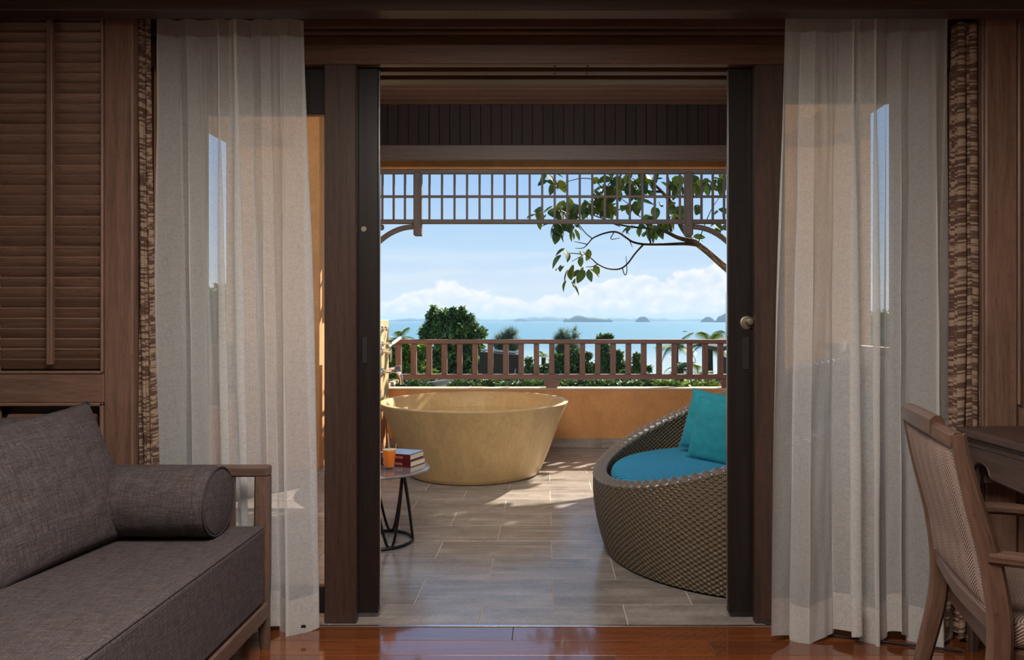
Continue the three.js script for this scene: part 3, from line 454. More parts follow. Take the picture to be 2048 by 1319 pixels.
// the overhanging branch with its large leaves, just beyond the trellis
{ const D = 8.3, q = (x, y, dz = 0) => at(1060 + x / 4.885, 330 + y / 4.885, D + dz), o = V(at(1560, 700, D).x, groundY(4, -8.3), -8.3);
  const t = thing('overhanging_tree', 'tree with large oval leaves and a bare crooked branch hanging in from the right', 'tree', [o.x, o.y, o.z]);
  const B = (pts, radii, m = M.bark, name = 'branch') => part(name, limb(pts.map((p) => p.clone().sub(o)), radii, Math.max(10, pts.length * 5), 8), m, t);
  B([V(o.x + 0.3, o.y, -8.3), V(o.x + 0.25, -1.5, -8.3), at(1545, 690, D), q(2080, 1150), q(1940, 1030), q(1750, 860), q(1600, 745)], [0.16, 0.14, 0.11, 0.075, 0.058, 0.050, 0.032], M.bark, 'trunk');
  B([q(1640, 775), q(1530, 768), q(1350, 772), q(1180, 775), q(1090, 770), q(1000, 748), q(960, 722), q(870, 662), q(820, 650), q(740, 662), q(660, 690), q(608, 718), q(560, 775), q(520, 808), q(440, 812)], [0.026, 0.021, 0.018, 0.016, 0.014, 0.013, 0.013, 0.012, 0.012, 0.011, 0.010, 0.009, 0.007, 0.005, 0.003], M.twig);
  B([q(1110, 772), q(1030, 860), q(945, 970), q(885, 1010), q(830, 1018), q(750, 1008), q(660, 965), q(600, 912), q(530, 872), q(480, 900), q(410, 940)], [0.012, 0.010, 0.0095, 0.009, 0.009, 0.008, 0.0075, 0.007, 0.005, 0.004, 0.003], M.twig);
  B([q(1600, 745), q(1450, 708), q(1310, 645), q(1180, 620), q(1000, 603), q(870, 580), q(720, 525), q(560, 470)], [0.03, 0.024, 0.018, 0.012, 0.011, 0.009, 0.007, 0.004], M.twig);
  B([q(1590, 750, 0.1), q(1480, 600, 0.2), q(1400, 400, 0.3), q(1280, 250, 0.3), q(1160, 140, 0.3), q(1050, 30, 0.3)], [0.035, 0.030, 0.026, 0.020, 0.015, 0.01], M.bark);
  B([q(1380, 650), q(1350, 480), q(1365, 250), q(1340, 60)], [0.018, 0.014, 0.012, 0.008], M.twig);
  B([q(1290, 260, 0.3), q(1000, 250, 0.2), q(700, 210, 0.1), q(640, 150), q(530, 128), q(400, 150), q(300, 190)], [0.016, 0.013, 0.010, 0.008, 0.006, 0.005, 0.003], M.twig);
  B([q(1180, 770), q(1160, 650), q(1140, 560)], [0.010, 0.012, 0.008], M.twig);
  for (const s of [[[905, 1000], [915, 1050], [933, 1075], [946, 1040], [944, 960], [938, 890]], [[970, 730], [1000, 800]], [[608, 718], [540, 660], [480, 580], [440, 520]], [[560, 772], [500, 760], [430, 745]], [[1640, 775], [1700, 600], [1780, 420], [1860, 300]], [[1100, 430], [1000, 440], [900, 420], [800, 480]], [[880, 600], [790, 560], [640, 470], [500, 470]], [[930, 620], [970, 680]], [[820, 655], [790, 720], [880, 712]], [[1080, 510], [960, 380], [850, 300]], [[510, 870], [430, 862], [330, 860]], [[480, 905], [495, 950]], [[660, 968], [610, 990], [545, 995]]])
    B(s.map(([x, y]) => q(x, y, rr(-0.02, 0.02))), [0.006, 0.005, 0.003], M.twig, 'twig');
  const leafGeo = [0, 1, 2].map((k) => sheet((u, v, p) => { const w = 0.30 * Math.pow(Math.sin(Math.PI * Math.pow(0.03 + 0.95 * v, 0.85)), 0.8), c = (u - 0.5) * 2; p.set(c * w, 0.10 * Math.abs(c) * w * 3 - 0.16 * (k - 0.3) * v * v, v); }, 4, 5));
  const leaf = (p, down, s) => { const m = part('leaf', leafGeo[Math.floor(rnd() * 3)], M.bigLeaf[Math.floor(rnd() * 4)], t); m.position.copy(p).sub(o); m.rotation.set(down, rr(0, 6.28), 0, 'YXZ'); m.rotateZ(rr(-0.9, 0.9)); m.scale.setScalar(s); };
  reseed(78); foliage(t, [[1.5, 4.45, -8.7, 0.42], [2.2, 4.45, -8.9, 0.45], [2.75, 4.38, -8.9, 0.38], [3.25, 4.38, -8.9, 0.38], [3.75, 4.4, -8.9, 0.4], [2.6, 5.0, -9.2, 0.6], [3.4, 4.6, -7.6, 0.8], [4.3, 4.3, -7.0, 0.9], [4.0, 5.2, -7.8, 0.9], [4.9, 4.9, -6.6, 0.9], [3.9, 3.7, -6.3, 0.5]], leafCluster, 2300, 0.13, GREEN.broad, o);
  reseed(77);
  let leafCount = 0;
  const clusters = [[330, 840, 20, 2], [285, 910, 20, 1], [560, 830, 15, 1], [470, 885, 40, 4], [320, 1010, 25, 3], [390, 1010, 35, 4], [505, 1040, 35, 4], [590, 1040, 20, 2], [640, 1010, 12, 1], [380, 1150, 30, 2], [445, 1130, 15, 1],
    [190, 130, 55, 8], [250, 180, 35, 6], [90, 490, 50, 8], [190, 430, 35, 3], [340, 400, 80, 16], [430, 440, 60, 8], [230, 600, 80, 14], [420, 630, 45, 7], [330, 560, 90, 10], [590, 380, 75, 16], [690, 400, 75, 18], [640, 260, 60, 9], [800, 380, 70, 14], [780, 190, 85, 14], [830, 260, 75, 12], [920, 120, 90, 14], [1000, 200, 90, 14], [1080, 120, 80, 12], [1100, 230, 60, 7], [1250, 120, 90, 9], [1400, 130, 90, 9], [1480, 230, 60, 6], [1430, 390, 60, 6], [1260, 420, 45, 4], [1180, 500, 60, 6], [1440, 480, 70, 9], [1330, 520, 60, 6], [1020, 620, 45, 4], [1080, 590, 50, 4], [1180, 620, 60, 7], [1270, 610, 50, 5], [1600, 160, 70, 9], [1690, 170, 60, 6], [1650, 440, 45, 2], [1800, 170, 70, 7], [1900, 120, 60, 5], [1880, 480, 50, 4], [1790, 590, 60, 4], [1610, 720, 25, 2], [960, 420, 50, 5], [1060, 340, 50, 4], [700, 110, 40, 3]];
  for (const [x, y, r, n] of clusters) for (let k = 0; k < Math.max(1, Math.round(n * 0.81)); k++) { const lx = x + rr(-r, r), ly = y - 15 + rr(-r, r) * 0.8, lz = rr(-0.25, 0.35), ld = rr(0.1, 1.35), ls = rr(0.115, 0.19); if (lx < 1975 && ly > 25 && leafCount++ < 298) leaf(q(lx, ly, lz), ld, ls); }
}

// ---------------------------------------------------------------- things on the terrace
{ const tub = thing('bathtub', 'round cream stone bathtub with tapered sides on the terrace', 'bathtub', [-0.575, 0, -5.87]);
  part('shell', lathe([[0, 0.001], [0.505, 0.001], [0.522, 0.008], [0.540, 0.04], [0.585, 0.15], [0.655, 0.33], [0.712, 0.47], [0.752, 0.565], [0.755, 0.572], [0.750, 0.578], [0.722, 0.579], [0.716, 0.574], [0.70, 0.54], [0.652, 0.42], [0.57, 0.20], [0.52, 0.12], [0.44, 0.10], [0, 0.095]], 128), M.tub, tub).geometry = (() => { const g = lathe([[0, 0.001], [0.505, 0.001], [0.522, 0.008], [0.540, 0.04], [0.585, 0.15], [0.655, 0.33], [0.712, 0.47], [0.752, 0.565], [0.755, 0.572], [0.750, 0.578], [0.722, 0.579], [0.716, 0.574], [0.70, 0.54], [0.652, 0.42], [0.57, 0.20], [0.52, 0.12], [0.44, 0.10], [0, 0.095]], 128), u = g.attributes.uv; for (let i = 0; i < u.count; i++) u.setXY(i, u.getX(i) * 4.8, u.getY(i) * 1.6); return g; })();
  part('bath_water', new THREE.CircleGeometry(0.668, 64).rotateX(-Math.PI / 2).translate(0, 0.455, 0), M.water, tub);
  const a = at(792, 808, 5.32).sub(tub.position); part('overflow_cap', lathe([[0, 0.016], [0.018, 0.014], [0.026, 0.006], [0.028, 0]], 20).rotateX(-1.1).rotateY(0.7).translate(-0.47, 0.555, 0.485), M.chrome, tub);
}
{ const wall = -1.40, s = (name, label, px, py, z) => { const y = EYE + (CY - py) * z / F; return thing(name, label, 'tap', [wall, y, -z]); };
  const rose = (r, h) => lathe([[0, h], [r * 0.8, h * 0.9], [r, h * 0.4], [r, 0]], 24).rotateZ(-Math.PI / 2);
  let t = s('shower_valve', 'topmost round chrome valve on the cream shower wall', 764, 657, 6.19); part('rose', rose(0.032, 0.012), M.chrome, t); part('knob', lathe([[0, 0.045], [0.018, 0.043], [0.021, 0.035], [0.016, 0.008]], 20).rotateZ(-Math.PI / 2), M.chrome, t);
  t = s('shower_valve', 'chrome lever valve second from the top on the shower wall', 766, 687, 6.19); part('rose', rose(0.026, 0.014), M.chrome, t); part('lever', limb([V(0.01, 0, 0), V(0.06, 0.002, 0), V(0.085, 0.004, 0)], [0.012, 0.010, 0.008], 8, 10), M.chrome, t);
  t = s('shower_mixer', 'chrome mixer with a hanging lever on the shower wall', 766, 702, 6.19); part('rose', rose(0.034, 0.012), M.chrome, t); part('mixer_body', limb([V(0.0, 0, 0), V(0.08, 0, 0)], [0.020, 0.022], 3, 14), M.chrome, t); part('lever', limb([V(0.075, 0, 0), V(0.078, -0.05, 0.003), V(0.078, -0.092, 0.004)], [0.010, 0.007, 0.006], 6, 10), M.chrome, t);
  t = s('bath_spout', 'curved chrome spout reaching from the shower wall over the tub', 765, 743, 6.19); part('rose', rose(0.040, 0.012), M.chrome, t); part('spout', limb([V(0, 0, 0), V(0.09, 0.003, 0), V(0.13, -0.004, 0), V(0.158, -0.03, 0), V(0.168, -0.075, 0), V(0.169, -0.11, 0)], [0.0145, 0.0145, 0.0145, 0.0145, 0.014, 0.014], 28, 14), M.chrome, t);
}
{ // round woven daybed
  const cx = 1.08, cz = -3.88, R = (y) => 0.735 + 0.085 * Math.sin(Math.PI * clamp((y + 0.06) / 0.80, 0, 1.15)), PHI = Math.PI + 0.09; // PHI: the low front, to the left
  const rim = (a) => 0.395 + 0.615 * (1 - Math.cos(a - PHI)) / 2;
  const weave = (a, y) => { const row = y / 0.0125, k = Math.floor(row), f = row - k; return (k & 1 ? 1 : -1) * Math.cos(a * 136) * 0.0045 + 0.0035 * Math.pow(Math.abs(Math.sin(Math.PI * f)), 0.6); };
  const d = thing('daybed', 'round woven brown wicker daybed with a low front and rising back', 'daybed', [cx, 0, cz], 0);
  const surf = (inset, y0, sgn) => (u, v, p) => { const a = u * Math.PI * 2, y = lerp(y0, rim(a), v), r = R(y) - inset + sgn * weave(a, y); p.set(Math.cos(a) * r, y, -Math.sin(a) * r); };
  const uvs = (g) => { const u = g.attributes.uv; for (let i = 0; i < u.count; i++) u.setXY(i, u.getX(i) * 5, u.getY(i)); return g; };
  part('outer_weave', uvs(sheet(surf(0, 0.012, 1), 1120, 190)), M.wicker, d);
  part('inner_weave', uvs(sheet(surf(0.060, 0.34, -1), 1000, 120, 1, 1, true)), M.wicker, d);
  const n = 480, g = sheet((u, v, p) => { const a = u * Math.PI * 2, b = v * Math.PI * 2, y = rim(a), r = R(y) - 0.03, w = 0.034 + 0.006 * Math.sin(a * 100 + b * 2) + 0.003 * Math.sin(a * 100 - b * 3); p.set(Math.cos(a) * (r + Math.cos(b) * w), y + Math.sin(b) * w * 0.75, -Math.sin(a) * (r + Math.cos(b) * w)); }, n * 2, 14);
  part('braided_rim', g, M.wickerRim, d);
  const cu = thing('daybed_cushion', 'round bright blue ribbed seat cushion filling the wicker daybed', 'cushion', [cx, 0.30, cz]);
  const prof = (v) => v < 0.7 ? [0.70 * v / 0.7, 0.142 - 0.012 * (v / 0.7) ** 2] : [0.70 + 0.03 * Math.sin((v - 0.7) / 0.3 * Math.PI), 0.13 - 0.13 * ((v - 0.7) / 0.3) ** 1.6];
  const sg = sheet((u, v, p) => { const [r, y] = prof(v), a = u * Math.PI * 2; p.set(Math.cos(a) * r, y + 0.004 * noise3(Math.cos(a) * r * 5, 0, Math.sin(a) * r * 5), -Math.sin(a) * r); }, 96, 40), P = sg.attributes.position, U = sg.attributes.uv; for (let i = 0; i < P.count; i++) U.setXY(i, P.getX(i) * 0.5 + P.getZ(i) * 0.87, P.getX(i) * 0.87 - P.getZ(i) * 0.5);
  part('cover', sg, M.blueSeat, cu);
}
function pillowGeometry(w, h, t, ear = 0.06, uvk = 1) { // a stuffed square cushion standing in its x-y plane
  const f = (s) => (u, v, p) => { const x = u * 2 - 1, y = v * 2 - 1, e = Math.pow(Math.max(0, (1 - x * x) * (1 - y * y)), 0.42), pin = 1 - ear * (1 - Math.abs(x) ** 3) * (Math.abs(y) ** 4), pin2 = 1 - ear * (1 - Math.abs(y) ** 3) * (Math.abs(x) ** 4);
    const wr = 0.006 * noise3(x * 4, y * 4, s * 3); p.set(x * w / 2 * pin2, y * h / 2 * pin, s * (t / 2 * e + wr * e)); };
  return merge([sheet(f(1), 36, 36, w * uvk, h * uvk, false), sheet(f(-1), 36, 36, w * uvk, h * uvk, true)]);
}
function seam(w, h, ear) { const pts = []; for (let k = 0; k < 64; k++) { const s = k / 16, i = Math.floor(s), f = (s - i) * 2 - 1, c = 1 - ear * (1 - Math.abs(f) ** 3); pts.push([[f, c], [c, -f], [-f, -c], [-c, f]][i].map((x, j) => x * (j ? h : w) / 2)); } return tube(pts.map(([x, y]) => V(x, y, 0)), 0.0035, 128, 6, true); }
{ const g = pillowGeometry(0.40, 0.36, 0.13), e = seam(0.40, 0.36, 0.06);
  for (const [label, x, y, z, ry, rx, rz] of [['rear turquoise scatter cushion leaning on the wicker back', 0.985, 0.620, -4.235, -0.78, -0.30, -0.10], ['front turquoise scatter cushion overlapping the rear one on the daybed', 0.975, 0.600, -4.015, -0.86, -0.30, -0.05]]) {
    const t = thing('scatter_cushion', label, 'cushion', [x, y, z]); t.rotation.set(rx, ry, rz, 'YXZ'); part('cover', g, M.teal, t); part('piping', e, M.teal, t); }
}
{ // side table with hairpin rods
  const t = thing('side_table', 'small round grey-topped side table on black hairpin rods', 'table', [-0.915, 0, -4.01]);
  part('tabletop', lathe([[0, 0.394], [0.255, 0.394], [0.267, 0.398], [0.270, 0.403], [0.268, 0.408], [0.262, 0.410], [0, 0.410]], 64), M.tabletop, t);
  part('base_ring', new THREE.TorusGeometry(0.176, 0.0085, 10, 64).rotateX(Math.PI / 2).translate(0, 0.0085, 0), M.blackMetal, t);
  for (let k = 0; k < 5; k++) { const a0 = -1.06 + k * Math.PI * 2 / 5, P = (a, r, y) => V(Math.cos(a) * r, y, -Math.sin(a) * r);
    part('hairpin_rod', limb([P(a0 - 0.62, 0.150, 0.394), P(a0 - 0.36, 0.163, 0.20), P(a0 - 0.145, 0.172, 0.05), P(a0 - 0.07, 0.174, 0.018), P(a0, 0.175, 0.012), P(a0 + 0.07, 0.174, 0.018), P(a0 + 0.145, 0.172, 0.05), P(a0 + 0.36, 0.163, 0.20), P(a0 + 0.62, 0.150, 0.394)], [0.0075, 0.0075], 48, 10), M.blackMetal, t); }
  const g = thing('juice_glass', 'tall glass of orange juice with a straw on the side table', 'glass', [-0.855, 0.4105, -3.955]);
  part('tumbler', lathe([[0, 0.0], [0.026, 0.0], [0.0285, 0.003], [0.0405, 0.136], [0.0400, 0.138], [0.0385, 0.136], [0.0272, 0.016], [0.024, 0.011], [0, 0.010]], 40), M.thinGlass, g);
  part('juice', lathe([[0, 0.0105], [0.0236, 0.0115], [0.0270, 0.017], [0.0362, 0.106], [0, 0.106]], 40), M.juice, g); part('juice_foam', cyl(0.0362, 0.0362, 0.003, 32).translate(0, 0.1075, 0), M.foam, g);
  part('straw', limb([V(0.006, 0.06, 0.006), V(-0.004, 0.15, 0.0), V(-0.008, 0.196, -0.002)], [0.0028, 0.0028], 8, 8), M.straw, g);
  const cover = (base, ink) => mat(lin(...base), 0.4, { clearcoat: 0.4, clearcoatRoughness: 0.2 });
  const cov = [mat(lin(0.12, 0.008, 0.012), 0.4), mat(lin(0.10, 0.006, 0.010), 0.35)], skyblue = mat(lin(0.34, 0.52, 0.72), 0.3, { clearcoat: 0.5, clearcoatRoughness: 0.15, map: T.plaster }), gold = mat(lin(0.62, 0.20, 0.08), 0.4);
  const book = (label, pos, turn, c, top) => { const b = thing('book', label, 'book', pos, turn), L = 0.205, W = 0.150, H = 0.034;
    part('page_block', cbox(L - 0.006, H - 0.005, W - 0.004, 0.001).translate(0, H / 2, -0.002), M.paper, b);
    const cv = part('cover', merge([span(-L / 2, L / 2, H - 0.0025, H, -W / 2, W / 2, 0.0008), span(-L / 2, L / 2, 0, 0.0025, -W / 2, W / 2, 0.0008), span(-L / 2, L / 2, 0, H, W / 2 - 0.002, W / 2 + 0.0015, 0.0012)]), c, b);
    if (top) part('jacket_front', span(-L / 2 + 0.001, L / 2 - 0.001, H, H + 0.0006, -W / 2 + 0.001, W / 2 - 0.001, 0.0002), top, b);
    let x = -0.08; reseed(top ? 91 : 92); for (let k = 0; k < 11; k++) { const w = rr(0.006, 0.012); part('spine_print', span(x, x + w, H * 0.30, H * 0.66, W / 2 + 0.0014, W / 2 + 0.0020, 0.0002), gold, cv); x += w + rr(0.002, 0.006); } };
  book('lower dark red book lying on the side table', [-0.812, 0.4105, -4.105], -0.40, cov[1], null);
  book('upper book with a pale blue cover lying on the dark red one', [-0.822, 0.4450, -4.115], -0.34, cov[0], skyblue);
}

// ---------------------------------------------------------------- inside the room
{ // louvred shutter panel at the left
  const s = thing('shutter_panel', 'brown wooden louvred shutter panel behind the grey sofa', 'shutter'), zf = -2.74, x = (p, d = 2.74) => (p - CX) / F * d, y = (p, d = 2.74) => EYE + (CY - p) / F * d;
  s.position.set(0, 0, 0);
  part('stile', span(x(207), x(265), 0, 2.42, zf, zf - 0.045, 0.005, 'y', 1), M.panel, s); part('stile', span(-2.195, x(-14), 0, 2.42, zf, zf - 0.045, 0.005, 'y', 2), M.panel, s);
  part('middle_rail', span(x(-14), x(207), y(805), y(745), zf - 0.0005, zf - 0.045, 0.003, 'x', 3), M.panel, s); part('top_rail', span(x(-14), x(207), y(22), 2.42, zf - 0.0005, zf - 0.045, 0.003, 'x', 4), M.panel, s); part('bottom_rail', span(x(-14), x(207), 0, 0.14, zf - 0.0005, zf - 0.045, 0.003, 'x', 4), M.panel, s);
  part('backing', span(-2.19, x(265) - 0.004, 0, 2.42, -2.786, -2.80, 0.001), M.black, s);
  const beads = (x0, x1, y0, y1, w) => { for (const [a, b, c, d, gr] of [[x0, x1, y1 - w, y1, 'x'], [x0, x1, y0, y0 + w, 'x'], [x0, x0 + w, y0, y1, 'y'], [x1 - w, x1, y0, y1, 'y']]) part('bead', span(a, b, c, d, zf + 0.006, zf - 0.03, 0.004, gr, a + c), M.panelB, s); };
  beads(x(-14), x(207), y(747), y(20), 0.010);
  const y0 = y(738), n = 35, pitch = (y(22) - y0) / n;
  for (let k = 0; k < n; k++) { const g = uvm(soft(x(202) - x(-9), 0.0490, 0.0075, 0.0034, 1), 'x', k * 0.37); part('slat', g, k % 3 ? M.panelB : M.panel, s).position.set((x(202) + x(-9)) / 2, y0 + pitch * (k + 0.5), zf - 0.022); s.children[s.children.length - 1].rotation.x = 0.60; }
  part('tilt_rod', span(x(90, 2.72), x(102, 2.72), y(730, 2.72), y(18, 2.72), zf + 0.016, zf - 0.003, 0.003, 'y'), M.panel, s);
  beads(x(-14), x(207), 0.14, y(805), 0.014);
  part('raised_field', span(x(8), x(185), 0.19, y(829), zf - 0.008, zf - 0.04, 0.006, 'x', 8), M.panel, s);
}
{ // panelling at the right, behind the desk
  const s = thing('wall_panel', 'dark brown wood wall panel behind the desk at the right', 'panel'), zf = -2.745, x = (p) => (p - CX) / F * 2.745;
  part('stile', span(x(1972), x(2036), 0, 2.42, zf, zf - 0.05, 0.006, 'y', 3), M.panelB, s); part('field', span(x(2036), 2.148, 0, 2.42, zf - 0.014, zf - 0.05, 0.002, 'y', 5), M.panelB, s);
  part('bead', span(x(2036), x(2043), 0.9, 2.42, zf + 0.004, zf - 0.03, 0.004, 'y'), M.panelB, s); part('edge_bead', span(x(1966), x(1972), 0, 2.42, zf - 0.004, zf - 0.05, 0.003, 'y'), M.panel, s);
}
// hanging cloth: a sheet pleated along its width
function cloth(o) {
  const nu = o.nu ?? 420, nv = o.nv ?? 70; reseed(o.seed); const ph = rr(0, 9);
  const f = (u, v, p) => {
    const warp = u + 0.045 * Math.sin(u * 9.1 + ph) * (0.5 + 0.5 * v) + 0.018 * Math.sin(u * 23 + ph * 2), a = warp * o.folds * Math.PI * 2 + 0.5 * v * Math.sin(u * 5 + ph) * (o.drift ?? 1), amp = o.amp * lerp(o.topAmp ?? 0.55, 1, sstep(0, 0.5, v)) * (0.75 + 0.4 * Math.sin(u * 13 + ph + v * 1.2));
    const y = lerp(o.top, o.bottom + 0.02 * Math.sin(a * 0.5 + ph) * (o.wave ?? 1), v), x = lerp(lerp(o.tx0, o.tx1, u), lerp(o.bx0, o.bx1, u), Math.pow(v, o.flare ?? 1));
    p.set(x + (o.lap ?? 0.5) * amp * Math.sin(2 * a), y, -(o.z - (o.kick ?? 0) * v * v) + amp * Math.sin(a) + 0.006 * noise3(u * 30, v * 7, o.seed));
  };
  const len = Math.abs(o.bx1 - o.bx0) * (o.gather ?? 1.8), h = o.top - o.bottom;
  return { body: sheet((u, v, p) => f(u, v * (o.hem ? 1 - o.hem / h : 1), p), nu, nv, len, h), hem: o.hem ? sheet((u, v, p) => f(u, 1 - (1 - v) * o.hem / h, p), nu, 6, len, o.hem) : null };
}
function sheer(label, o) { const t = thing('sheer_curtain', label, 'curtain'), g = cloth(o); part('fabric', g.body, M.sheer, t); part('hem', g.hem, M.hem, t); return t; }
const leftSheer = sheer('white translucent sheer curtain hanging to the left of the open door', { seed: 3, folds: 6, amp: 0.040, lap: 0.60, tx0: -1.515, tx1: -0.948, bx0: -1.465, bx1: -0.910, top: 2.40, bottom: 0.012, z: 2.84, hem: 0.14, topAmp: 0.5, gather: 1.9 });
{ const p = at(607, 1252, 2.79); part('care_tag', cbox(0.018, 0.012, 0.001, 0.0003).translate(p.x, p.y, p.z), M.darkLeg, leftSheer, 'small dark care tag'); }
sheer('white translucent sheer curtain hanging to the right of the open door', { seed: 8, folds: 6, amp: 0.044, lap: 0.58, tx0: 0.910, tx1: 1.572, bx0: 0.872, bx1: 1.555, top: 2.40, bottom: 0.018, z: 2.80, kick: 0.05, hem: 0.14, topAmp: 0.5, gather: 1.9, wave: 1.4 });
{ const t = thing('drape', 'heavy brown and white streaked drape gathered beside the shutter panel', 'curtain'); part('fabric', cloth({ seed: 11, folds: 4, amp: 0.018, lap: 0.5, tx0: -1.60, tx1: -1.525, bx0: -1.60, bx1: -1.475, top: 2.40, bottom: 0.015, z: 2.795, topAmp: 0.8, gather: 2.4, nu: 160, flare: 1.3 }).body, M.drape, t); }
{ const t = thing('drape', 'heavy brown and white streaked drape gathered beside the right wall panel', 'curtain'); part('fabric', cloth({ seed: 12, folds: 6, amp: 0.034, lap: 0.5, tx0: 1.575, tx1: 1.66, bx0: 1.475, bx1: 1.655, top: 2.36, bottom: 0.012, z: 2.80, kick: 0.02, topAmp: 0.8, gather: 2.0, nu: 200, flare: 4 }).body, M.drape, t); }
{ const t = thing('curtain_track', 'white curtain track end above the right drape', 'track', [1.58, 2.40, -2.80]); part('rail', soft(0.22, 0.022, 0.03, 0.004, 2), M.fascia, t); }

{ // sofa along the left wall
  const s = thing('sofa', 'charcoal grey woven sofa with an open wooden end frame', 'sofa', [-1.52, 0, -2.0]), X = (x) => x + 1.52, Z = (z) => z + 2.0;
  const mattress = uvm(new RoundedBoxGeometry(0.845, 0.285, 2.55, 4, 0.020), 'z'); part('mattress', mattress.translate(X(-1.453), 0.3255, Z(-1.385)), M.sofa, s);
  { const w = 0.417, l = 1.272, pts = [V(-w, 0, -l), V(w, 0, -l), V(w, 0, l), V(-w, 0, l)]; const L = pts.map((a, i) => limb([a, pts[(i + 1) % 4]], [0.0045, 0.0045], 2, 6).translate(X(-1.453), 0.463, Z(-1.385))); part('piping', merge(L), M.sofa, s); }
  part('front_rail', span(X(-1.075), X(-1.030), 0.115, 0.1795, Z(-2.70), Z(-0.10), 0.006, 'z'), M.sofaWood, s); part('end_rail', span(X(-1.88), X(-1.075), 0.115, 0.185, Z(-2.70), Z(-2.66), 0.006, 'x'), M.sofaWood, s);
  part('seat_deck', span(X(-1.88), X(-1.08), 0.15, 0.178, Z(-2.66), Z(-0.10), 0.002, 'z'), M.darkLeg, s);
  part('arm_top', span(X(-1.95), X(-1.027), 0.643, 0.682, Z(-2.722), Z(-2.675), 0.006, 'x'), M.sofaWood, s);
  part('front_post', bar([V(X(-1.046), 0.0, Z(-2.703)), V(X(-1.055), 0.20, Z(-2.699)), V(X(-1.055), 0.42, Z(-2.699)), V(X(-1.053), 0.645, Z(-2.699))], V(0, 0, 1), (t) => 0.030 + 0.015 * Math.min(1, t * 2.5), (t) => 0.030 + 0.030 * Math.min(1, t * 2.5) - 0.006 * t, 14), M.sofaWood, s);
  part('inner_post', bar([V(X(-1.180), 0.18, Z(-2.699)), V(X(-1.180), 0.645, Z(-2.699))], V(0, 0, 1), 0.043, (t) => 0.040, 4), M.sofaWood, s);
  part('arm_pad', uvm(new RoundedBoxGeometry(0.74, 0.255, 0.05, 3, 0.02), 'x').translate(X(-1.575), 0.556, Z(-2.69)), M.sofa, s);
  part('leg', limb([V(X(-1.85), 0.115, Z(-2.68)), V(X(-1.85), 0.0, Z(-2.68))], [0.024, 0.015], 4, 6), M.darkLeg, s);
  part('leg', limb([V(X(-1.055), 0.115, Z(-0.16)), V(X(-1.06), 0.0, Z(-0.15))], [0.024, 0.015], 4, 6), M.darkLeg, s); part('leg', limb([V(X(-1.85), 0.115, Z(-0.16)), V(X(-1.85), 0.0, Z(-0.15))], [0.024, 0.015], 4, 6), M.darkLeg, s);
  part('back_rest', uvm(new RoundedBoxGeometry(0.10, 0.55, 2.5, 3, 0.03), 'z').rotateZ(0.10).translate(X(-1.90), 0.60, Z(-1.385)), M.sofa, s);
}
{ const b = thing('bolster', 'charcoal grey cylindrical bolster lying against the sofa arm', 'cushion', [-1.362, 0.590, -2.532]);
  const L = 0.222, r = 0.121; const g = sheet((u, v, p) => { const a = u * Math.PI * 2, k = v < 0.06 ? Math.sqrt(1 - (1 - v / 0.06) ** 2) : v > 0.94 ? Math.sqrt(Math.max(0, 1 - ((v - 0.94) / 0.06) ** 2)) : 1, rad = (r - 0.012 + 0.012 * k) + 0.0025 * noise3(Math.cos(a) * 3, v * 8, Math.sin(a) * 3), x = lerp(-L, L, v); p.set(x, Math.sin(a) * rad * 0.985, Math.cos(a) * rad); }, 64, 48, 2 * Math.PI * r, 2 * L);
  part('cover', g, M.sofa, b);
  for (const sx of [1, -1]) { const cap = sheet((u, v, p) => { const a = u * Math.PI * 2, rad = (r - 0.010) * v; p.set(sx * (L + 0.012 * (1 - v * v)), Math.sin(a) * rad * 0.985, Math.cos(a) * rad); }, 48, 10, 1, 1, sx < 0), P = cap.attributes.position, U = cap.attributes.uv; for (let i = 0; i < P.count; i++) U.setXY(i, P.getZ(i), P.getY(i)); part('end_cap', cap, M.sofa, b); part('piping', new THREE.TorusGeometry(r - 0.004, 0.0042, 8, 48).rotateY(Math.PI / 2).translate(sx * L * 0.985, 0, 0), M.sofa, b); }
}
{ const g = pillowGeometry(0.60, 0.50, 0.19, 0.07), c = thing('back_cushion', 'large charcoal grey square cushion leaning on the sofa back', 'cushion', [-1.590, 0.684, -2.28]);
  c.rotation.set(-0.36, 1.38, 0.055, 'YXZ'); part('cover', g, M.sofa, c); part('piping', seam(0.60, 0.50, 0.07), M.sofa, c); }

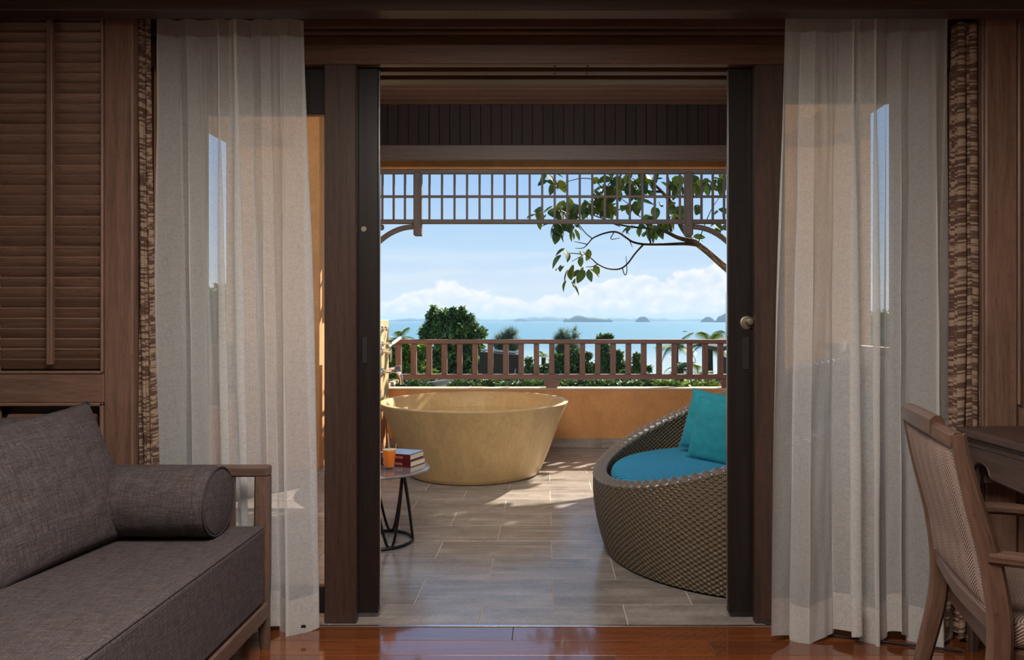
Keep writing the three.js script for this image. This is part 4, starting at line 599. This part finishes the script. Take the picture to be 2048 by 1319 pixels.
{ // writing chair
  const c = thing('writing_chair', 'wooden armchair with a herringbone upholstered back pulled up to the desk', 'chair', [1.066, 0, -2.0], -0.247), ZN = 0.255, ZF = -0.255;
  const st = (z) => [V(0.005, 0, z), V(0.034, 0.17, z), V(0.078, 0.38, z), V(0.083, 0.50, z), V(0.064, 0.64, z), V(0.028, 0.78, z), V(0.000, 0.90, z), V(-0.008, 0.945, z)];
  for (const z of [ZN, ZF]) part('stile', bar(st(z), V(0, 0, 1), 0.034, (t) => 0.034 + 0.020 * Math.sin(Math.PI * Math.min(1, t * 1.05)), 30, 0.28), M.chairWood, c);
  part('top_rail', bar([V(-0.004, 0.936, ZF - 0.012), V(-0.020, 0.945, ZF * 0.5), V(-0.024, 0.947, 0), V(-0.019, 0.944, ZN * 0.48)], V(0, 1, 0), (t) => 0.058 - 0.012 * Math.max(0, 1 - t * 12), 0.036, 24, 0.30), M.chairWood, c);
  part('top_rail', bar([V(-0.018, 0.934, ZN * 0.44), V(-0.013, 0.931, ZN * 0.75), V(-0.006, 0.927, ZN)], V(0, 1, 0), 0.044, 0.034, 12, 0.28), M.chairWood, c);
  part('lower_back_rail', bar([V(0.080, 0.510, ZF), V(0.070, 0.490, 0), V(0.080, 0.490, ZN)], V(0, 1, 0), 0.052, 0.030, 16, 0.28), M.chairWood, c);
  const bx = (h) => { const P = [[0.50, 0.083], [0.64, 0.064], [0.78, 0.028], [0.90, 0.0], [0.945, -0.008]]; let k = 0; while (k < 3 && h > P[k + 1][0]) k++; return lerp(P[k][1], P[k + 1][1], (h - P[k][0]) / (P[k + 1][0] - P[k][0])); };
  const panel = (s) => sheet((u, v, p) => { const z = lerp(ZF + 0.014, ZN - 0.014, u), h = lerp(0.512, 0.912, v), e = Math.pow(Math.max(0, (1 - (2 * u - 1) ** 4) * (1 - (2 * v - 1) ** 6)), 0.5); p.set(bx(h) + s * (0.010 + 0.020 * e), h, z); }, 24, 30, 0.48, 0.40, s > 0);
  part('back_upholstery', merge([panel(-1), panel(1)]), M.herring, c);
  { const pts = [[ZF + 0.018, 0.515], [ZN - 0.018, 0.515], [ZN - 0.018, 0.908], [ZF + 0.018, 0.908]], L = []; for (let i = 0; i < 4; i++) { const [z0, h0] = pts[i], [z1, h1] = pts[(i + 1) % 4], q = []; for (let k = 0; k <= 8; k++) { const h = lerp(h0, h1, k / 8); q.push(V(bx(h) - 0.013, h, lerp(z0, z1, k / 8))); } L.push(limb(q, [0.0042, 0.0042], 16, 6)); } part('welt', merge(L), M.herring, c); }
  part('seat_cushion', uvm(new RoundedBoxGeometry(0.46, 0.075, 0.50, 5, 0.028), 'z').translate(0.335, 0.468, 0), M.herring, c);
  part('seat_frame', uvm(new RoundedBoxGeometry(0.46, 0.07, 0.50, 3, 0.012), 'z').translate(0.335, 0.398, 0), M.chairWood, c);
  for (const z of [ZN, ZF]) { part('leg', bar([V(0.52, 0, z), V(0.525, 0.37, z)], V(0, 0, 1), (t) => 0.026 + 0.012 * t, (t) => 0.026 + 0.014 * t, 6, 0.28), M.chairWood, c);
    part('arm', bar([V(0.055, 0.655, z), V(0.16, 0.652, z * 1.03), V(0.30, 0.650, z * 1.06), V(0.40, 0.640, z * 1.03)], V(0, 0, 1), 0.046, 0.030, 20, 0.3), M.chairWood, c);
    part('arm_post', bar([V(0.385, 0.645, z * 1.03), V(0.405, 0.55, z * 1.03), V(0.44, 0.40, z)], V(0, 0, 1), 0.028, 0.030, 12, 0.28), M.chairWood, c); }
}
{ // desk along the right wall
  const d = thing('desk', 'dark wooden desk with a scalloped apron along the right wall', 'desk', [1.84, 0, -2.05]), X = (x) => x - 1.84, Z = (z) => z + 2.05;
  part('desk_top', uvm(new RoundedBoxGeometry(0.60, 0.034, 1.36, 3, 0.010), 'z').translate(X(1.84), 0.808, 0), M.desk, d);
  part('under_moulding', span(X(1.555), X(2.13), 0.778, 0.792, Z(-2.71), Z(-1.39), 0.005, 'z'), M.desk, d);
  const s = new THREE.Shape(), a = -0.655, b = 0.655; s.moveTo(a, 0.775 - 0.7); s.lineTo(a, -0.08); s.lineTo(a + 0.045, -0.08); s.lineTo(a + 0.045, -0.055); s.bezierCurveTo(a + 0.047, -0.012, a + 0.068, 0.004, a + 0.098, 0.004); s.bezierCurveTo(a + 0.130, 0.004, a + 0.150, -0.014, a + 0.158, -0.040); s.bezierCurveTo(a + 0.30, -0.050, a + 0.45, -0.056, 0, -0.058); s.bezierCurveTo(b - 0.45, -0.056, b - 0.30, -0.050, b - 0.158, -0.040); s.bezierCurveTo(b - 0.150, -0.014, b - 0.130, 0.004, b - 0.098, 0.004); s.bezierCurveTo(b - 0.068, 0.004, b - 0.047, -0.012, b - 0.045, -0.055); s.lineTo(b - 0.045, -0.08); s.lineTo(b, -0.08); s.lineTo(b, 0.075);
  part('apron', uvm(extrude(s, 0.02, 0.003, 16).rotateY(-Math.PI / 2).translate(X(1.585), 0.703, 0), 'z'), M.desk, d);
  { const L = []; const half = [[0.051, -0.075], [0.051, -0.050], [0.058, -0.016], [0.075, 0.004], [0.098, 0.011], [0.124, 0.006], [0.145, -0.010], [0.156, -0.032], [0.175, -0.035], [0.30, -0.043], [0.48, -0.049]], pts = [...half.map(([z, y]) => [a + z, y]), [0, -0.051], ...half.map(([z, y]) => [b - z, y]).reverse()]; part('apron_bead', limb(pts.map(([z, y]) => V(X(1.562), 0.703 + y, z)), [0.004, 0.004], 90, 6), M.desk, d); part('top_bead', limb([V(X(1.562), 0.764, a), V(X(1.562), 0.764, b)], [0.004, 0.004], 4, 6), M.desk, d); }
  for (const z of [a + 0.023, b - 0.023]) for (const x of [1.58, 2.10]) part('leg', bar([V(X(x), 0, z), V(X(x), 0.70, z)], V(0, 0, 1), (t) => 0.030 + 0.016 * t, (t) => 0.030 + 0.016 * t, 6), M.desk, d);
  part('back_panel', span(X(2.115), X(2.13), 0.15, 0.78, a, b, 0.003, 'z'), M.desk, d); part('end_panel', span(X(1.62), X(2.10), 0.62, 0.78, a + 0.01, a + 0.03, 0.003, 'x'), M.desk, d); part('end_panel', span(X(1.62), X(2.10), 0.62, 0.78, b - 0.03, b - 0.01, 0.003, 'x'), M.desk, d);
}
{ const c = thing('cable', 'thin black cable running along the floor under the right curtain', 'cable'); part('sheath', limb([V(0.85, 0.006, -2.96), V(0.90, 0.006, -2.90), V(1.0, 0.006, -2.84), V(1.2, 0.006, -2.77), V(1.42, 0.006, -2.70), V(1.53, 0.006, -2.665)], [0.005, 0.005], 40, 8), M.rubber, c); }
// ceiling lamps behind the camera that light the room
for (const [x, z, w, h, power] of [[-0.2, -1.05, 1.2, 0.8, 27]]) {
  const t = thing('ceiling_lamp', 'wide flush ceiling lamp with a warm diffuser above the middle of the room', 'lamp', [x, 2.45, z]);
  part('lamp_frame', merge([span(-w / 2 - 0.03, w / 2 + 0.03, -0.05, 0, -h / 2 - 0.03, -h / 2), span(-w / 2 - 0.03, w / 2 + 0.03, -0.05, 0, h / 2, h / 2 + 0.03), span(-w / 2 - 0.03, -w / 2, -0.05, 0, -h / 2, h / 2), span(w / 2, w / 2 + 0.03, -0.05, 0, -h / 2, h / 2)]), M.frame, t);
  part('lamp_diffuser', new THREE.BoxGeometry(w, 0.01, h).translate(0, -0.035, 0), new THREE.MeshStandardMaterial({ color: 0xffffff, emissive: lin(1, 0.91, 0.83), emissiveIntensity: 1.0 }), t);
  const l = new THREE.RectAreaLight(lin(1, 0.91, 0.83), power, w, h); l.name = 'ceiling_lamp'; l.position.set(x, 2.45 - 0.045, z); l.lookAt(x, 0, z); scene.add(l);
}
{ // long wall lamp over the door on the terrace side
  const t = thing('terrace_wall_lamp', 'long slim wall lamp mounted above the door on the terrace side', 'lamp', [-0.1, 2.375, -3.22]), w = 1.8, h = 0.14;
  part('lamp_housing', soft(w + 0.03, h + 0.03, 0.05, 0.012, 2).translate(0, 0, -0.028), M.frame, t);
  part('lamp_diffuser', new THREE.BoxGeometry(w, h, 0.006).translate(0, 0, -0.056), new THREE.MeshStandardMaterial({ color: 0xffffff, emissive: lin(1, 0.93, 0.84), emissiveIntensity: 1.0 }), t);
  const l = new THREE.RectAreaLight(lin(1, 0.93, 0.84), 70, w, h); l.name = 'terrace_wall_lamp'; l.position.set(-0.1, 2.375, -3.284); l.lookAt(-0.1, 2.375, -9); scene.add(l);
}
scene.traverse((o) => { if (o.isMesh) { o.castShadow = true; o.receiveShadow = true; } });
renderer.render(scene, camera);
